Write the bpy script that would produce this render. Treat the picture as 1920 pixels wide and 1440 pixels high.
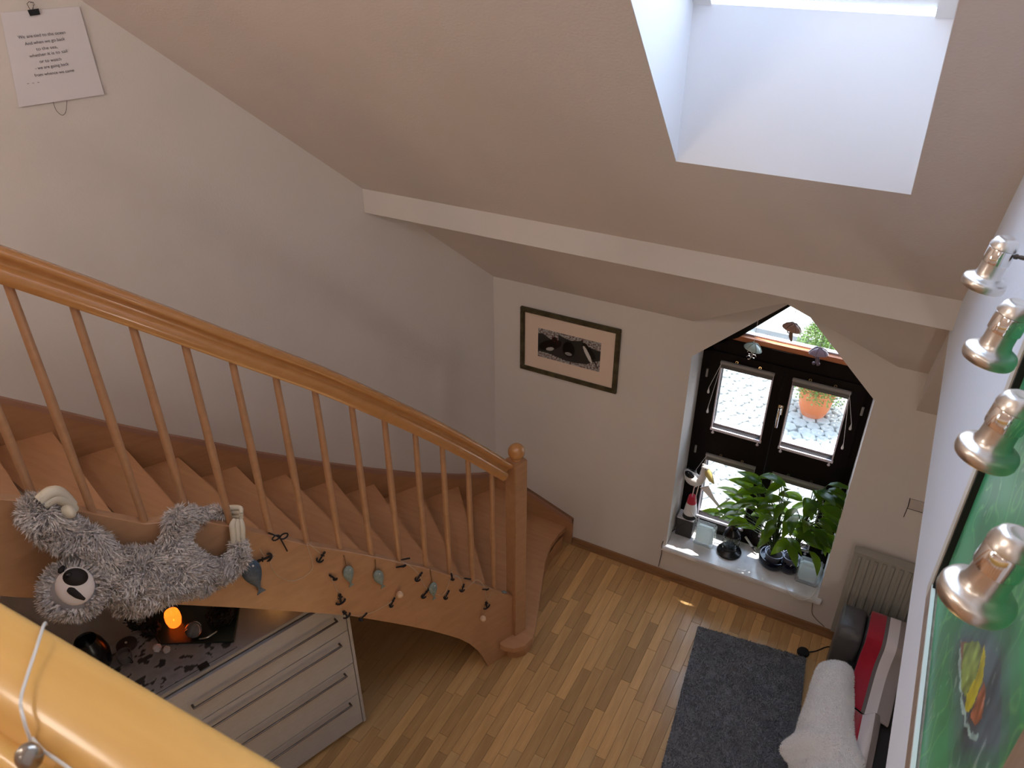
import bpy, bmesh, math, random
import numpy as np
from mathutils import Vector, Matrix, noise
random.seed(7)
for o in list(bpy.data.objects): bpy.data.objects.remove(o, do_unlink=True)
SC = bpy.context.scene
COL = SC.collection
# ------------------------------------------------------------------ camera
F = 1475.9; CX = 959.5; CY = 720.9
W = np.array([[0.87976319, 0.47540993, -0.00145841],
              [0.25038438, -0.46594869, -0.84864568],
              [-0.40413413, 0.74624207, -0.52895972]])
CAM = np.array([0.0, 0.0, 4.5])
cd = bpy.data.cameras.new('camera'); cam = bpy.data.objects.new('camera', cd); COL.objects.link(cam)
cd.sensor_width = 36; cd.lens = F * 36 / 1920; cd.clip_start = 0.02; cd.clip_end = 200
cd.dof.use_dof = True; cd.dof.focus_distance = 3.8; cd.dof.aperture_fstop = 11
cam.matrix_world = Matrix(((W[0][0], -W[1][0], -W[2][0], 0), (W[0][1], -W[1][1], -W[2][1], 0),
                           (W[0][2], -W[1][2], -W[2][2], 4.5), (0, 0, 0, 1)))
SC.camera = cam
SC.view_settings.view_transform = 'Standard'; SC.view_settings.look = 'None'
SC.view_settings.exposure = 0.90; SC.view_settings.gamma = 1.0; SC.view_settings.use_curve_mapping = False
# ------------------------------------------------------------------ world, sun
wd = bpy.data.worlds.new('sky'); SC.world = wd; wd.use_nodes = True
nt = wd.node_tree; bg = nt.nodes['Background']
tc = nt.nodes.new('ShaderNodeTexCoord'); sx = nt.nodes.new('ShaderNodeSeparateXYZ')
cr = nt.nodes.new('ShaderNodeValToRGB')
nt.links.new(tc.outputs['Generated'], sx.inputs[0]); nt.links.new(sx.outputs['Z'], cr.inputs[0])
cr.color_ramp.elements[0].color = (0.92, 0.95, 1.0, 1); cr.color_ramp.elements[0].position = 0.0
cr.color_ramp.elements[1].color = (0.50, 0.71, 1.0, 1); cr.color_ramp.elements[1].position = 0.9
nt.links.new(cr.outputs[0], bg.inputs[0]); bg.inputs[1].default_value = 3.9
sd = bpy.data.lights.new('sun', 'SUN'); so = bpy.data.objects.new('sun', sd); COL.objects.link(so)
sd.energy = 8.0; sd.angle = 0.01; sd.color = (1.0, 0.95, 0.86)
so.rotation_euler = Vector((-0.12, -0.24, -0.96)).to_track_quat('-Z', 'Y').to_euler()
so.location = (1, 8, 16)


def portal(name, loc, tgt, sx_, sy_):
    l = bpy.data.lights.new(name, 'AREA'); l.shape = 'RECTANGLE'; l.size = sx_; l.size_y = sy_
    l.cycles.is_portal = True
    o = bpy.data.objects.new(name, l); COL.objects.link(o); o.location = loc
    o.rotation_euler = (Vector(tgt) - Vector(loc)).to_track_quat('-Z', 'Y').to_euler(); return o


portal('roof_window_portal', (-0.48, 2.40, 4.98), (-0.48, 1.90, 4.48), 0.95, 1.75)
portal('garden_window_portal', (-0.525, 4.80, 1.35), (-0.525, 3.8, 1.35), 1.15, 2.3)


def warm_lamp(name, loc, power, col, rad):
    l = bpy.data.lights.new(name, 'POINT'); l.energy = power; l.color = col; l.shadow_soft_size = rad
    o = bpy.data.objects.new(name, l); COL.objects.link(o); o.location = loc; return o


FILL_GLOBES = [((-2.1, -0.55, 5.60), 17.0, 'large white fill-light globe added out of view, high over the stairwell'),  # added fill lights, all out of view, to brighten the interior
          ((-3.75, -0.75, 4.25), 21.0, 'white fill-light globe added out of view above the head of the stairs'), ((-0.9, -2.3, 5.0), 6.0, 'white fill-light globe added over the gallery, unseen behind the viewer near the painting'),
          ((1.20, 0.75, 1.55), 12.0, 'white fill-light globe added out of view in the lower room behind the sofa')]
warm_lamp('candle_light', (-2.55, 2.02, 1.30), 0.10, (1.0, 0.45, 0.12), 0.02)
SC.cycles.max_bounces = 8; SC.cycles.diffuse_bounces = 5; SC.cycles.transparent_max_bounces = 12
SC.cycles.sample_clamp_indirect = 6.0; SC.cycles.caustics_reflective = False; SC.cycles.caustics_refractive = False

# ------------------------------------------------------------------ geometry of the picture's planes


def ray(x, y): return W.T @ np.array([(x - CX) / F, (y - CY) / F, 1.0])


def P(ax, v, x, y):
    r = ray(x, y); return Vector(CAM + r * ((v - CAM[ax]) / r[ax]))


def PL(n, d, x, y):
    r = ray(x, y); n = np.array(n, float); return Vector(CAM + r * ((d - n @ CAM) / (n @ r)))


def pj(p):
    q = W @ (np.array(p, float) - CAM); return F * q[0] / q[2] + CX, F * q[1] / q[2] + CY


YW = 4.435; XR = 0.25; ZB = 2.76; ZF = 2.97
T30 = math.radians(30)
LN = np.array([math.cos(T30), -math.sin(T30), 0.0]); LD = float(LN @ np.array([-2.55, YW, 0]))   # left wall plane
LU = Vector((math.sin(T30), math.cos(T30), 0)); LC = Vector((-2.55, YW, 0))
T23 = math.radians(23)
SN = np.array([math.cos(T23), -math.sin(T23), 0.0]); SU = np.array([math.sin(T23), math.cos(T23), 0.0])
SO = np.array([-1.760, 3.303, 0.0]); SD = float(SN @ SO)
SNv = Vector(SN); SUv = Vector(SU); SOv = Vector(SO)


def S(x, y, off=0.026): return PL(SN, SD + off, x, y)      # point on the outer string's plane (off = metres in front)
def SP(s, z, off=0.0): return SOv + SUv * s + SNv * off + Vector((0, 0, z))
def LW(x, y, off=0.0): return PL(LN, LD + off, x, y)


def ceil_z(y): return 2.207 + 1.007 * (YW - y)


# ------------------------------------------------------------------ materials
MATS = {}


def mat(name, col, rough=0.6, metal=0.0, bump=0.0, bscale=60, var=0.0, vscale=6, trans=0.0, ior=1.45, alpha=1, sheen=0, coat=0, emit=None, estr=0,
        wood=None, rnd=0.0, spec=0.5):
    if name in MATS: return MATS[name]
    m = bpy.data.materials.new(name); m.use_nodes = True; t = m.node_tree; N = t.nodes; L = t.links
    b = N['Principled BSDF']; b.inputs['Base Color'].default_value = (*col, 1)
    b.inputs['Roughness'].default_value = rough; b.inputs['Metallic'].default_value = metal
    b.inputs['Transmission Weight'].default_value = trans; b.inputs['IOR'].default_value = ior
    b.inputs['Alpha'].default_value = alpha; b.inputs['Sheen Weight'].default_value = sheen
    b.inputs['Coat Weight'].default_value = coat; b.inputs['Coat Roughness'].default_value = 0.15
    b.inputs['Specular IOR Level'].default_value = spec
    if emit: b.inputs['Emission Color'].default_value = (*emit, 1); b.inputs['Emission Strength'].default_value = estr
    c = None
    tcn = N.new('ShaderNodeTexCoord')
    if wood:       # wood = (second colour, grain axis scale vector)
        mp = N.new('ShaderNodeMapping'); mp.inputs['Scale'].default_value = wood[1]
        L.new(tcn.outputs['Object'], mp.inputs[0])
        nz = N.new('ShaderNodeTexNoise'); nz.inputs['Scale'].default_value = 1.0; nz.inputs['Detail'].default_value = 5
        nz.inputs['Distortion'].default_value = 0.4
        L.new(mp.outputs[0], nz.inputs['Vector'])
        r = N.new('ShaderNodeValToRGB'); r.color_ramp.elements[0].position = 0.32; r.color_ramp.elements[1].position = 0.68
        r.color_ramp.elements[0].color = (*col, 1); r.color_ramp.elements[1].color = (*wood[0], 1)
        L.new(nz.outputs['Fac'], r.inputs[0]); c = r.outputs[0]
    if var:
        nz = N.new('ShaderNodeTexNoise'); nz.inputs['Scale'].default_value = vscale; nz.inputs['Detail'].default_value = 4
        L.new(tcn.outputs['Object'], nz.inputs['Vector'])
        mr = N.new('ShaderNodeMapRange'); mr.inputs[1].default_value = 0.3; mr.inputs[2].default_value = 0.7
        mr.inputs[3].default_value = 1 - var; mr.inputs[4].default_value = 1 + var; L.new(nz.outputs['Fac'], mr.inputs[0])
        h = N.new('ShaderNodeHueSaturation'); L.new(mr.outputs[0], h.inputs['Value'])
        if c: L.new(c, h.inputs['Color'])
        else: h.inputs['Color'].default_value = (*col, 1)
        c = h.outputs[0]
    if rnd:
        oi = N.new('ShaderNodeObjectInfo'); mr = N.new('ShaderNodeMapRange')
        mr.inputs[3].default_value = 1 - rnd; mr.inputs[4].default_value = 1 + rnd; L.new(oi.outputs['Random'], mr.inputs[0])
        h = N.new('ShaderNodeHueSaturation'); L.new(mr.outputs[0], h.inputs['Value'])
        if c: L.new(c, h.inputs['Color'])
        else: h.inputs['Color'].default_value = (*col, 1)
        c = h.outputs[0]
    if c: L.new(c, b.inputs['Base Color'])
    if bump:
        nz = N.new('ShaderNodeTexNoise'); nz.inputs['Scale'].default_value = bscale; nz.inputs['Detail'].default_value = 3
        L.new(tcn.outputs['Object'], nz.inputs['Vector'])
        bp = N.new('ShaderNodeBump'); bp.inputs['Strength'].default_value = bump; bp.inputs['Distance'].default_value = 0.004
        L.new(nz.outputs['Fac'], bp.inputs['Height']); L.new(bp.outputs[0], b.inputs['Normal'])
    MATS[name] = m; return m


def attr_mat(name, rough=0.5):
    m = bpy.data.materials.new(name); m.use_nodes = True; t = m.node_tree
    a = t.nodes.new('ShaderNodeAttribute'); a.attribute_name = 'Col'
    t.links.new(a.outputs['Color'], t.nodes['Principled BSDF'].inputs['Base Color'])
    t.nodes['Principled BSDF'].inputs['Roughness'].default_value = rough
    return m


WALL = mat('plaster_wall', (0.70, 0.66, 0.63), 0.9, bump=0.25, bscale=90, var=0.02, vscale=3)
CEIL = mat('plaster_ceiling', (0.68, 0.62, 0.585), 0.92, bump=0.25, bscale=90, var=0.02, vscale=3)
WALLW = mat('white_painted_wall', (0.78, 0.85, 0.97), 0.85, bump=0.2, bscale=90)
SHAFTM = mat('white_painted_shaft', (0.86, 0.88, 0.92), 0.8, bump=0.2, bscale=30)
STW = mat('oiled_beech', (0.42, 0.225, 0.115), 0.42, wood=((0.48, 0.26, 0.135), (26, 5, 26)), coat=0.15)
STR = mat('varnished_beech', (0.48, 0.22, 0.072), 0.26, wood=((0.52, 0.245, 0.085), (30, 8, 30)), coat=0.6)
TRD = mat('beech_tread', (0.48, 0.25, 0.125), 0.40, wood=((0.54, 0.29, 0.15), (4, 30, 30)), coat=0.2)
RAILY = mat('bright_maple_rail', (0.60, 0.33, 0.085), 0.40, wood=((0.66, 0.385, 0.11), (3, 30, 30)), coat=0.3)
SKIRT = mat('stair_skirting_wood', (0.42, 0.215, 0.105), 0.45, wood=((0.47, 0.25, 0.125), (6, 6, 30)))
SKIRTC = mat('skirting_cap_wood', (0.40, 0.22, 0.15), 0.45)
PLANK = mat('beech_parquet', (0.52, 0.30, 0.120), 0.33, wood=((0.62, 0.375, 0.158), (40, 4, 10)), rnd=0.25, coat=0.25)
BASE = mat('brown_baseboard', (0.26, 0.135, 0.06), 0.45, wood=((0.32, 0.17, 0.08), (5, 30, 30)))
DARKW = mat('dark_stained_window_wood', (0.005, 0.003, 0.003), 0.6, spec=0.2, wood=((0.008, 0.004, 0.004), (20, 20, 4)))
ORW = mat('sun_tinted_pine_bar', (0.55, 0.20, 0.09), 0.5)  # orange of sun on the ledge put into its base colour
STEEL = mat('brushed_nickel', (0.74, 0.71, 0.67), 0.30, metal=1.0)
CHROME = mat('polished_chrome', (0.80, 0.78, 0.76), 0.08, metal=1.0)
GREYM = mat('blind_rail_grey', (0.30, 0.29, 0.28), 0.5)
WHITEP = mat('white_plastic', (0.72, 0.66, 0.74), 0.4)
BLACK = mat('black_enamel', (0.008, 0.008, 0.010), 0.25)
BLACKM = mat('black_matt', (0.010, 0.010, 0.011), 0.7)
DRESS = mat('pale_grey_dresser', (0.40, 0.392, 0.40), 0.5, wood=((0.44, 0.43, 0.44), (60, 3, 60)))
HANDLE = mat('dark_steel_handle', (0.14, 0.12, 0.11), 0.30, metal=1.0)
MARB = mat('marble_sill', (0.78, 0.77, 0.78), 0.18, var=0.18, vscale=7)
GLASSM = mat('window_glass', (1, 1, 1), 0.0, trans=1.0, ior=1.02, alpha=0.12)
FROST = mat('frosted_glass_block', (0.80, 0.92, 0.90), 0.28, trans=0.55, ior=1.3)
FROSTI = mat('glass_block_clear_edge', (0.92, 0.99, 0.98), 0.10, trans=0.8, ior=1.2, alpha=0.35)


# ------------------------------------------------------------------ builders
ORG = {}


def tag(o, label=None, cat=None, group=None, kind=None):
    if label: o['label'] = label
    if cat: o['category'] = cat
    if group: o['group'] = group
    if kind: o['kind'] = kind
    return o


def thing(name, label, cat, loc, group=None):
    o = bpy.data.objects.new(name, None); COL.objects.link(o); o.location = loc; o.empty_display_size = 0.05
    ORG[o] = Vector(loc); return tag(o, label, cat, group)


class MB:
    def __init__(s): s.bm = bmesh.new(); s.mats = []

    def face(s, pts, mi=0):
        vs = [s.bm.verts.new(p) for p in pts]
        f = s.bm.faces.new(vs); f.material_index = mi; return f

    def box(s, c, size, rz=0.0, R=None):
        M = Matrix.Translation(Vector(c)) @ (R.to_4x4() if R is not None else Matrix.Rotation(rz, 4, 'Z')) @ Matrix.Diagonal((*size, 1))
        bmesh.ops.create_cube(s.bm, size=1.0, matrix=M); return s

    def bb(s, a, b):
        a = Vector(a); b = Vector(b); return s.box((a + b) / 2, [abs(v) for v in (b - a)])

    def prism(s, pts, d):      # polygon pts extruded by vector d
        d = Vector(d); a = [s.bm.verts.new(p) for p in pts]; b = [s.bm.verts.new(Vector(p) + d) for p in pts]
        n = len(pts); s.bm.faces.new(a); s.bm.faces.new(list(reversed(b)))
        for i in range(n): s.bm.faces.new((a[i], b[i], b[(i + 1) % n], a[(i + 1) % n]))
        return s

    def tube(s, pts, r, seg=8, cap=True, closed=False):
        pts = [Vector(p) for p in pts]; n = len(pts)
        rs = r if isinstance(r, (list, tuple)) else [r] * n
        rings = []; prev = None
        for i, p in enumerate(pts):
            t = (pts[(i + 1) % n] - pts[i - 1]) if closed else (pts[min(i + 1, n - 1)] - pts[max(i - 1, 0)])
            if t.length < 1e-9: t = Vector((0, 0, 1))
            t.normalize()
            if prev is None:
                up = Vector((0, 0, 1)) if abs(t.z) < 0.95 else Vector((1, 0, 0)); a = t.cross(up).normalized()
            else: a = (prev - t * prev.dot(t)).normalized()
            prev = a; b = t.cross(a)
            rings.append([s.bm.verts.new(p + (a * math.cos(2 * math.pi * k / seg) + b * math.sin(2 * math.pi * k / seg)) * rs[i]) for k in range(seg)])
        for i in range(n if closed else n - 1):
            A = rings[i]; B = rings[(i + 1) % n]
            for k in range(seg):
                s.bm.faces.new((A[k], A[(k + 1) % seg], B[(k + 1) % seg], B[k]))
        if cap and not closed:
            s.bm.faces.new(list(reversed(rings[0]))); s.bm.faces.new(rings[-1])
        return s

    def lathe(s, c, prof, seg=24, axis=None):   # prof = [(r, z)]
        c = Vector(c); R = (Vector(axis).normalized().to_track_quat('Z', 'Y').to_matrix() if axis else Matrix.Identity(3))
        rings = []
        for r, z in prof:
            if r < 1e-6: rings.append([s.bm.verts.new(c + R @ Vector((0, 0, z)))])
            else: rings.append([s.bm.verts.new(c + R @ Vector((r * math.cos(2 * math.pi * k / seg), r * math.sin(2 * math.pi * k / seg), z))) for k in range(seg)])
        for A, B in zip(rings, rings[1:]):
            for k in range(seg):
                k2 = (k + 1) % seg
                if len(A) == 1 and len(B) == 1: continue
                if len(A) == 1: s.bm.faces.new((A[0], B[k2], B[k]))
                elif len(B) == 1: s.bm.faces.new((A[k], A[k2], B[0]))
                else: s.bm.faces.new((A[k], A[k2], B[k2], B[k]))
        if len(rings[0]) > 1: s.bm.faces.new(list(reversed(rings[0])))
        if len(rings[-1]) > 1: s.bm.faces.new(rings[-1])
        return s

    def ball(s, c, r, sc=(1, 1, 1), R=None, seg=16, rings=10):
        M = Matrix.Translation(Vector(c)) @ (R.to_4x4() if R is not None else Matrix.Identity(4)) @ Matrix.Diagonal((r * sc[0], r * sc[1], r * sc[2], 1))
        bmesh.ops.create_uvsphere(s.bm, u_segments=seg, v_segments=rings, radius=1.0, matrix=M); return s

    def build(s, name, m, parent=None, smooth=False, bevel=0.0, org=None):
        if bevel:
            es = [e for e in s.bm.edges if len(e.link_faces) == 2 and e.calc_face_angle(0) > 0.6]
            bmesh.ops.bevel(s.bm, geom=es, offset=bevel, segments=2, affect='EDGES', clamp_overlap=True)
        bmesh.ops.recalc_face_normals(s.bm, faces=s.bm.faces[:])
        o0 = ORG.get(parent, Vector((0, 0, 0))) if parent is not None else (Vector(org) if org is not None else Vector((0, 0, 0)))
        if o0.length: bmesh.ops.translate(s.bm, verts=s.bm.verts[:], vec=-o0)
        if smooth:
            for f in s.bm.faces: f.smooth = True
        me = bpy.data.meshes.new(name); s.bm.to_mesh(me); s.bm.free()
        if smooth:
            try: me.set_sharp_from_angle(angle=math.radians(50))
            except Exception: pass
        for mm in (m if isinstance(m, (list, tuple)) else [m]): me.materials.append(mm)
        o = bpy.data.objects.new(name, me); COL.objects.link(o)
        if parent is not None: o.parent = parent; ORG[o] = o0
        else: o.location = o0; ORG[o] = o0
        return o


def struct(name, mb, m, smooth=False, **k): return tag(mb.build(name, m, None, smooth, **k), kind='structure')


def art(name, p00, ux, uy, w, h, nx, ny, fn, parent, rough=0.5):
    p00 = Vector(p00) - ORG.get(parent, Vector()); ux = Vector(ux); uy = Vector(uy)
    vs = [p00 + ux * (w * i / nx) + uy * (h * j / ny) for j in range(ny + 1) for i in range(nx + 1)]
    fs = [(j * (nx + 1) + i, j * (nx + 1) + i + 1, (j + 1) * (nx + 1) + i + 1, (j + 1) * (nx + 1) + i) for j in range(ny) for i in range(nx)]
    me = bpy.data.meshes.new(name); me.from_pydata([tuple(v) for v in vs], [], fs)
    ca = me.color_attributes.new('Col', 'FLOAT_COLOR', 'POINT')
    buf = []
    for j in range(ny + 1):
        for i in range(nx + 1): buf += [*fn(i / nx, j / ny), 1.0]
    ca.data.foreach_set('color', buf)
    me.materials.append(attr_mat(name + '_paint', rough))
    o = bpy.data.objects.new(name, me); COL.objects.link(o); o.parent = parent; return o


def catmull(pts, n=6):
    pts = [Vector(p) for p in pts]; out = []
    for i in range(len(pts) - 1):
        p0 = pts[max(i - 1, 0)]; p1 = pts[i]; p2 = pts[i + 1]; p3 = pts[min(i + 2, len(pts) - 1)]
        for k in range(n):
            t = k / n
            out.append(0.5 * ((2 * p1) + (p2 - p0) * t + (2 * p0 - 5 * p1 + 4 * p2 - p3) * t * t + (3 * p1 - p0 - 3 * p2 + p3) * t ** 3))
    out.append(pts[-1]); return out


def interp(x, xs, ys): return float(np.interp(x, xs, ys))


# ================================================================== ROOM SHELL
# left wall (runs 30 degrees off the window wall)
BK = LC - LU * 8.6                      # far end of the left wall
mb = MB(); mb.prism([LC, BK, BK + Vector((0, 0, 7.2)), LC + Vector((0, 0, 7.2))], (-LN[0] * 0.2, -LN[1] * 0.2, 0)); struct('wall_left', mb, WALL)
YB = -3.2
mb = MB(); mb.bb((-7.3, YB - 0.2, 0), (3.0, YB, 7.2)); struct('wall_back', mb, WALL)
mb = MB(); mb.bb((2.8, YB, 0), (3.0, YW + 0.4, ZB)); struct('wall_right_lower', mb, WALL)
mb = MB(); mb.bb((XR, YB, ZB), (XR + 0.18, 3.95, 7.2)); struct('wall_right', mb, WALLW)
# ceiling of the lower room right of the stairwell
mb = MB(); mb.bb((XR + 0.18, YB, ZB), (3.0, 3.65, ZB + 0.2))
ys = YW - (ZB - 1.96) / 1.007
mb.prism([(XR + 0.005, YW + 0.02, 1.94), (XR + 0.005, YW + 0.02, 2.25), (XR + 0.005, 3.60, 3.02), (XR + 0.005, ys, ZB)], (2.75, 0, 0))
struct('ceiling_lower_right', mb, CEIL)
# window wall with the pentagonal opening, 0.42 thick
ox0, ox1, oz0, oz1, apx, apz = -1.078, 0.030, 0.275, 1.958, -0.516, 2.490
mb = MB(); D = (0, 0.42, 0)
mb.prism([(-3.2, YW, -0.3), (ox0, YW, -0.3), (ox0, YW, oz1), (-3.2, YW, oz1)], D)
mb.prism([(ox0, YW, -0.3), (ox1, YW, -0.3), (ox1, YW, oz0), (ox0, YW, oz0)], D)
mb.prism([(ox1, YW, -0.3), (3.0, YW, -0.3), (3.0, YW, oz1), (ox1, YW, oz1)], D)
mb.prism([(-3.2, YW, oz1), (ox0, YW, oz1), (apx, YW, apz), (apx, YW, 3.0), (-3.2, YW, 3.0)], D)
mb.prism([(3.0, YW, oz1), (3.0, YW, 3.0), (apx, YW, 3.0), (apx, YW, apz), (ox1, YW, oz1)], D)
struct('wall_window', mb, WALL)
# sloped ceiling above the window wall: four slabs around the roof window opening, dormer cut near the wall
sx0, sx1, sy0, sy1 = -0.914, -0.050, 1.15, 3.057
TH = 0.06


def slab(mb, pts):   # pts = (x, y) on the ceiling plane
    mb.prism([(x, y, ceil_z(y)) for x, y in pts], (0, TH * 0.7, TH * 0.7))


RY = -0.35
mb = MB()
slab(mb, [(-7.3, RY), (sx0, RY), (sx0, 3.45), (-7.3, 3.45)])
slab(mb, [(sx1, RY), (3.0, RY), (3.0, 3.45), (sx1, 3.45)])
slab(mb, [(sx0, sy0), (sx0, RY), (sx1, RY), (sx1, sy0)])
slab(mb, [(sx0, 3.45), (sx0, sy1), (sx1, sy1), (sx1, 3.45)])
struct('ceiling', mb, CEIL)
# below the beam: main slope left and right of the little dormer
dz = 2.56; dxl, dxr = -1.10, 0.10; dya = YW - (dz - 2.207) / 1.007 - 0.0
dap = (-0.52, YW - (2.56 - 2.207) / 1.007)
mb = MB()
slab(mb, [(-3.4, 3.45), (apx, 3.45), (apx, 3.98), (dxl, YW), (-3.4, YW)])
slab(mb, [(3.0, 3.45), (3.0, YW), (dxr, YW), (apx, 3.98), (apx, 3.45)])
# dormer slopes: from the ridge down to the valley
zr = ceil_z(3.98)
mb.prism([(apx, 3.98, zr), (apx, YW + 0.3, zr), (dxl - 0.05, YW + 0.3, 2.207 - 0.0), (dxl, YW, 2.207)], (0, 0, 0.06))
mb.prism([(apx, 3.98, zr), (apx, YW + 0.3, zr), (dxr + 0.05, YW + 0.3, 2.207), (dxr, YW, 2.207)], (0, 0, 0.06))
struct('ceiling_dormer', mb, CEIL)
mb = MB(); mb.prism([(-3.3, 3.654, 2.845), (-3.3, 3.654, 3.01), (-3.3, 3.80, 3.01), (-3.3, 3.86, 2.845)], (XR + 3.3, 0, 0)); struct('trim_1_beam', mb, WALL)
# opposite roof slope with two roof windows over the gallery, behind the camera
zr0 = ceil_z(RY)


def cz2(y): return zr0 - (RY - y) * 1.0


def slab2(mb, pts): mb.prism([(x, y, cz2(y)) for x, y in pts], (0, -TH * 0.7, TH * 0.7))


mb = MB(); slab2(mb, [(-7.3, RY), (3.0, RY), (3.0, YB), (-7.3, YB)])
struct('ceiling_gallery', mb, CEIL)
# roof window shaft: vertical lower face, level upper face, cheeks
ztop = 4.165; o1 = 0.57
mb = MB()
T = 0.05
mb.bb((sx0 - T, sy1, ceil_z(sy1) + 0.0), (sx1 + T, sy1 + T, ztop))                      # lower vertical face
up = sy0 + 0.0; zu = ceil_z(sy0)
ztopu = ztop + 1.007 * (sy1 - 1.15)
for x in (sx0 - T + .002, sx1 - .002):
    mb.prism([(x, sy1 + T, ceil_z(sy1 + T) + .001), (x, sy1 + T, ztop), (x, sy0 + 0.02, ztopu), (x, sy0, zu + .001)], (T, 0, 0))
mb.prism([(sx0, sy0 + 0.02, ztopu), (sx1, sy0 + 0.02, ztopu), (sx1, sy0, zu), (sx0, sy0, zu)], (0, -T, 0))
struct('trim_2_roof_window_shaft', mb, SHAFTM)
# roof window sash and frame at the top of the shaft
rw = thing('window_2', None, None, (-0.48, 2.1, 5.1)); rw['kind'] = 'structure'
Rx = Matrix.Rotation(-math.atan(1.007), 3, 'X')
slope = Vector((0, -1, 1.007)).normalized(); nrm = Vector((0, 1.007, 1)).normalized()
b0 = Vector(((sx0 + sx1) / 2, sy1, ztop)); Ls = (sy1 - sy0) * math.sqrt(1 + 1.007 ** 2)
WHF = mat('white_roof_window_frame', (0.85, 0.87, 0.88), 0.4)
mb = MB(); mb.box(b0 + slope * 0.040 + nrm * 0.055, (sx1 - sx0, 0.075, 0.05), R=Rx); mb.build('bottom_rail', WHF, rw)
mb = MB(); mb.box(b0 + slope * (Ls - 0.04) + nrm * 0.02, (sx1 - sx0, 0.08, 0.05), R=Rx); mb.build('top_rail', WHF, rw)
for x in (sx0 + 0.035, sx1 - 0.035):
    mb = MB(); c = b0 + slope * (Ls / 2) + nrm * 0.02; c.x = x; mb.box(c, (0.07, Ls, 0.05), R=Rx); mb.build('side_rail', WHF, rw)
mb = MB(); mb.box(b0 + slope * (Ls / 2) + nrm * 0.03, (sx1 - sx0 - 0.1, Ls - 0.1, 0.006), R=Rx); mb.build('pane', GLASSM, rw)
for loc_, st_, lb_ in FILL_GLOBES:  # glowing globes added out of view to raise the room light
    t = thing('fill_globe', lb_, 'lamp', loc_)
    mb = MB(); mb.ball(loc_, 0.22 if loc_[2] > 5.5 else 0.17, seg=24, rings=16); mb.build('shade', mat('fill_globe_paper_%d' % int(st_), (0.9, 0.88, 0.84), 0.9, emit=(1.0, 0.90, 0.80), estr=st_), t, smooth=True)
    mb = MB(); mb.tube([Vector(loc_) + Vector((0, 0, .17)), Vector((loc_[0], loc_[1], cz2(loc_[1]) if loc_[1] < -.35 else (ceil_z(loc_[1]) if loc_[2] > 3 else ZB)))], 0.004, 6); mb.build('cord', BLACKM, t)
# gallery floor slab behind and under the camera
mb = MB(); mb.prism([(XR + 0.1, YB, ZB), (XR + 0.1, 0.20, ZB), (-2.35, 0.20, ZB), (-2.70, 0.62, ZB), (-4.75, 0.62, ZB), (-7.2, YB, ZB)], (0, 0, ZF - ZB)); struct('floor_gallery', mb, [STW])
# ground floor: subfloor + parquet planks
mb = MB(); mb.bb((-7.3, YB, -0.3), (3.0, YW + 0.2, -0.012))
fl = struct('floor', mb, mat('parquet_gap', (0.10, 0.05, 0.025), 0.8))
pw, plg = 0.0665, 0.47


def plank_mesh(L):
    mb = MB(); mb.box((0, 0, -0.006), (pw - 0.0012, L - 0.0014, 0.012))
    me = bpy.data.meshes.new('plank'); es = [e for e in mb.bm.edges if all(v.co.z > -0.001 for v in e.verts)]
    bmesh.ops.bevel(mb.bm, geom=es, offset=0.0010, segments=1, affect='EDGES'); mb.bm.to_mesh(me); mb.bm.free(); me.materials.append(PLANK); return me


plm = [plank_mesh(L) for L in (0.36, 0.47, 0.56)]; pll = (0.36, 0.47, 0.56)
cand = []
for i in range(-36, 45):
    x = -1.1 + i * pw; y = YB + random.random() * 0.4
    while y < YW:
        k = random.randrange(3); cand.append([x, y + pll[k] / 2, k]); y += pll[k]
vis = []
far = MB()
for c in cand:
    u, v = pj((c[0], c[1], 0)); inside = (560 < u < 1620 and 960 < v < 1475)
    hidden = (u > 1260 and v > 1190 and c[0] > -0.60 and c[1] < 4.05) or (c[0] < -2.1 and c[1] > 2.3) or c[0] < -2.75 or (c[0] < -1.95 and c[1] > 3.2)
    (vis if (inside and not hidden) else far.__dict__.setdefault('rest', [])).append(c)
vis.sort(key=lambda c: -c[1] * 0 + abs(c[0] + 1.0) + abs(c[1] - 3.0)); far.rest += vis[295:]; vis = vis[:295]
for c in vis:
    o = bpy.data.objects.new('plank', plm[c[2]]); COL.objects.link(o); o.parent = fl; o.location = (c[0], c[1], 0)
PLF = mat('beech_parquet_far', (0.53, 0.325, 0.14), 0.33, wood=((0.62, 0.395, 0.18), (16, 2, 10)), coat=0.25)
for c in far.rest:
    if c[0] > -5: far.box((c[0], c[1], -0.006), (pw - 0.0012, pll[c[2]] - 0.0014, 0.012))
o = far.build('plank_field', PLF, fl); o['kind'] = 'stuff'
# baseboard along the window wall
xb0 = P(1, YW, 1075, 1000).x
mb = MB(); mb.bb((xb0, YW - 0.018, 0), (2.8, YW, 0.060)); mb.bb((xb0, YW - 0.034, 0), (2.8, YW - 0.018, 0.020)); struct('baseboard_window', mb, BASE)

# ================================================================== WINDOW (structure)
YF = 4.74
win = thing('window_1', None, None, (-0.52, YF, 0.3)); win['kind'] = 'structure'


def wx(px, py): p = P(1, YF, px, py); return p.x, p.z


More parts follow.
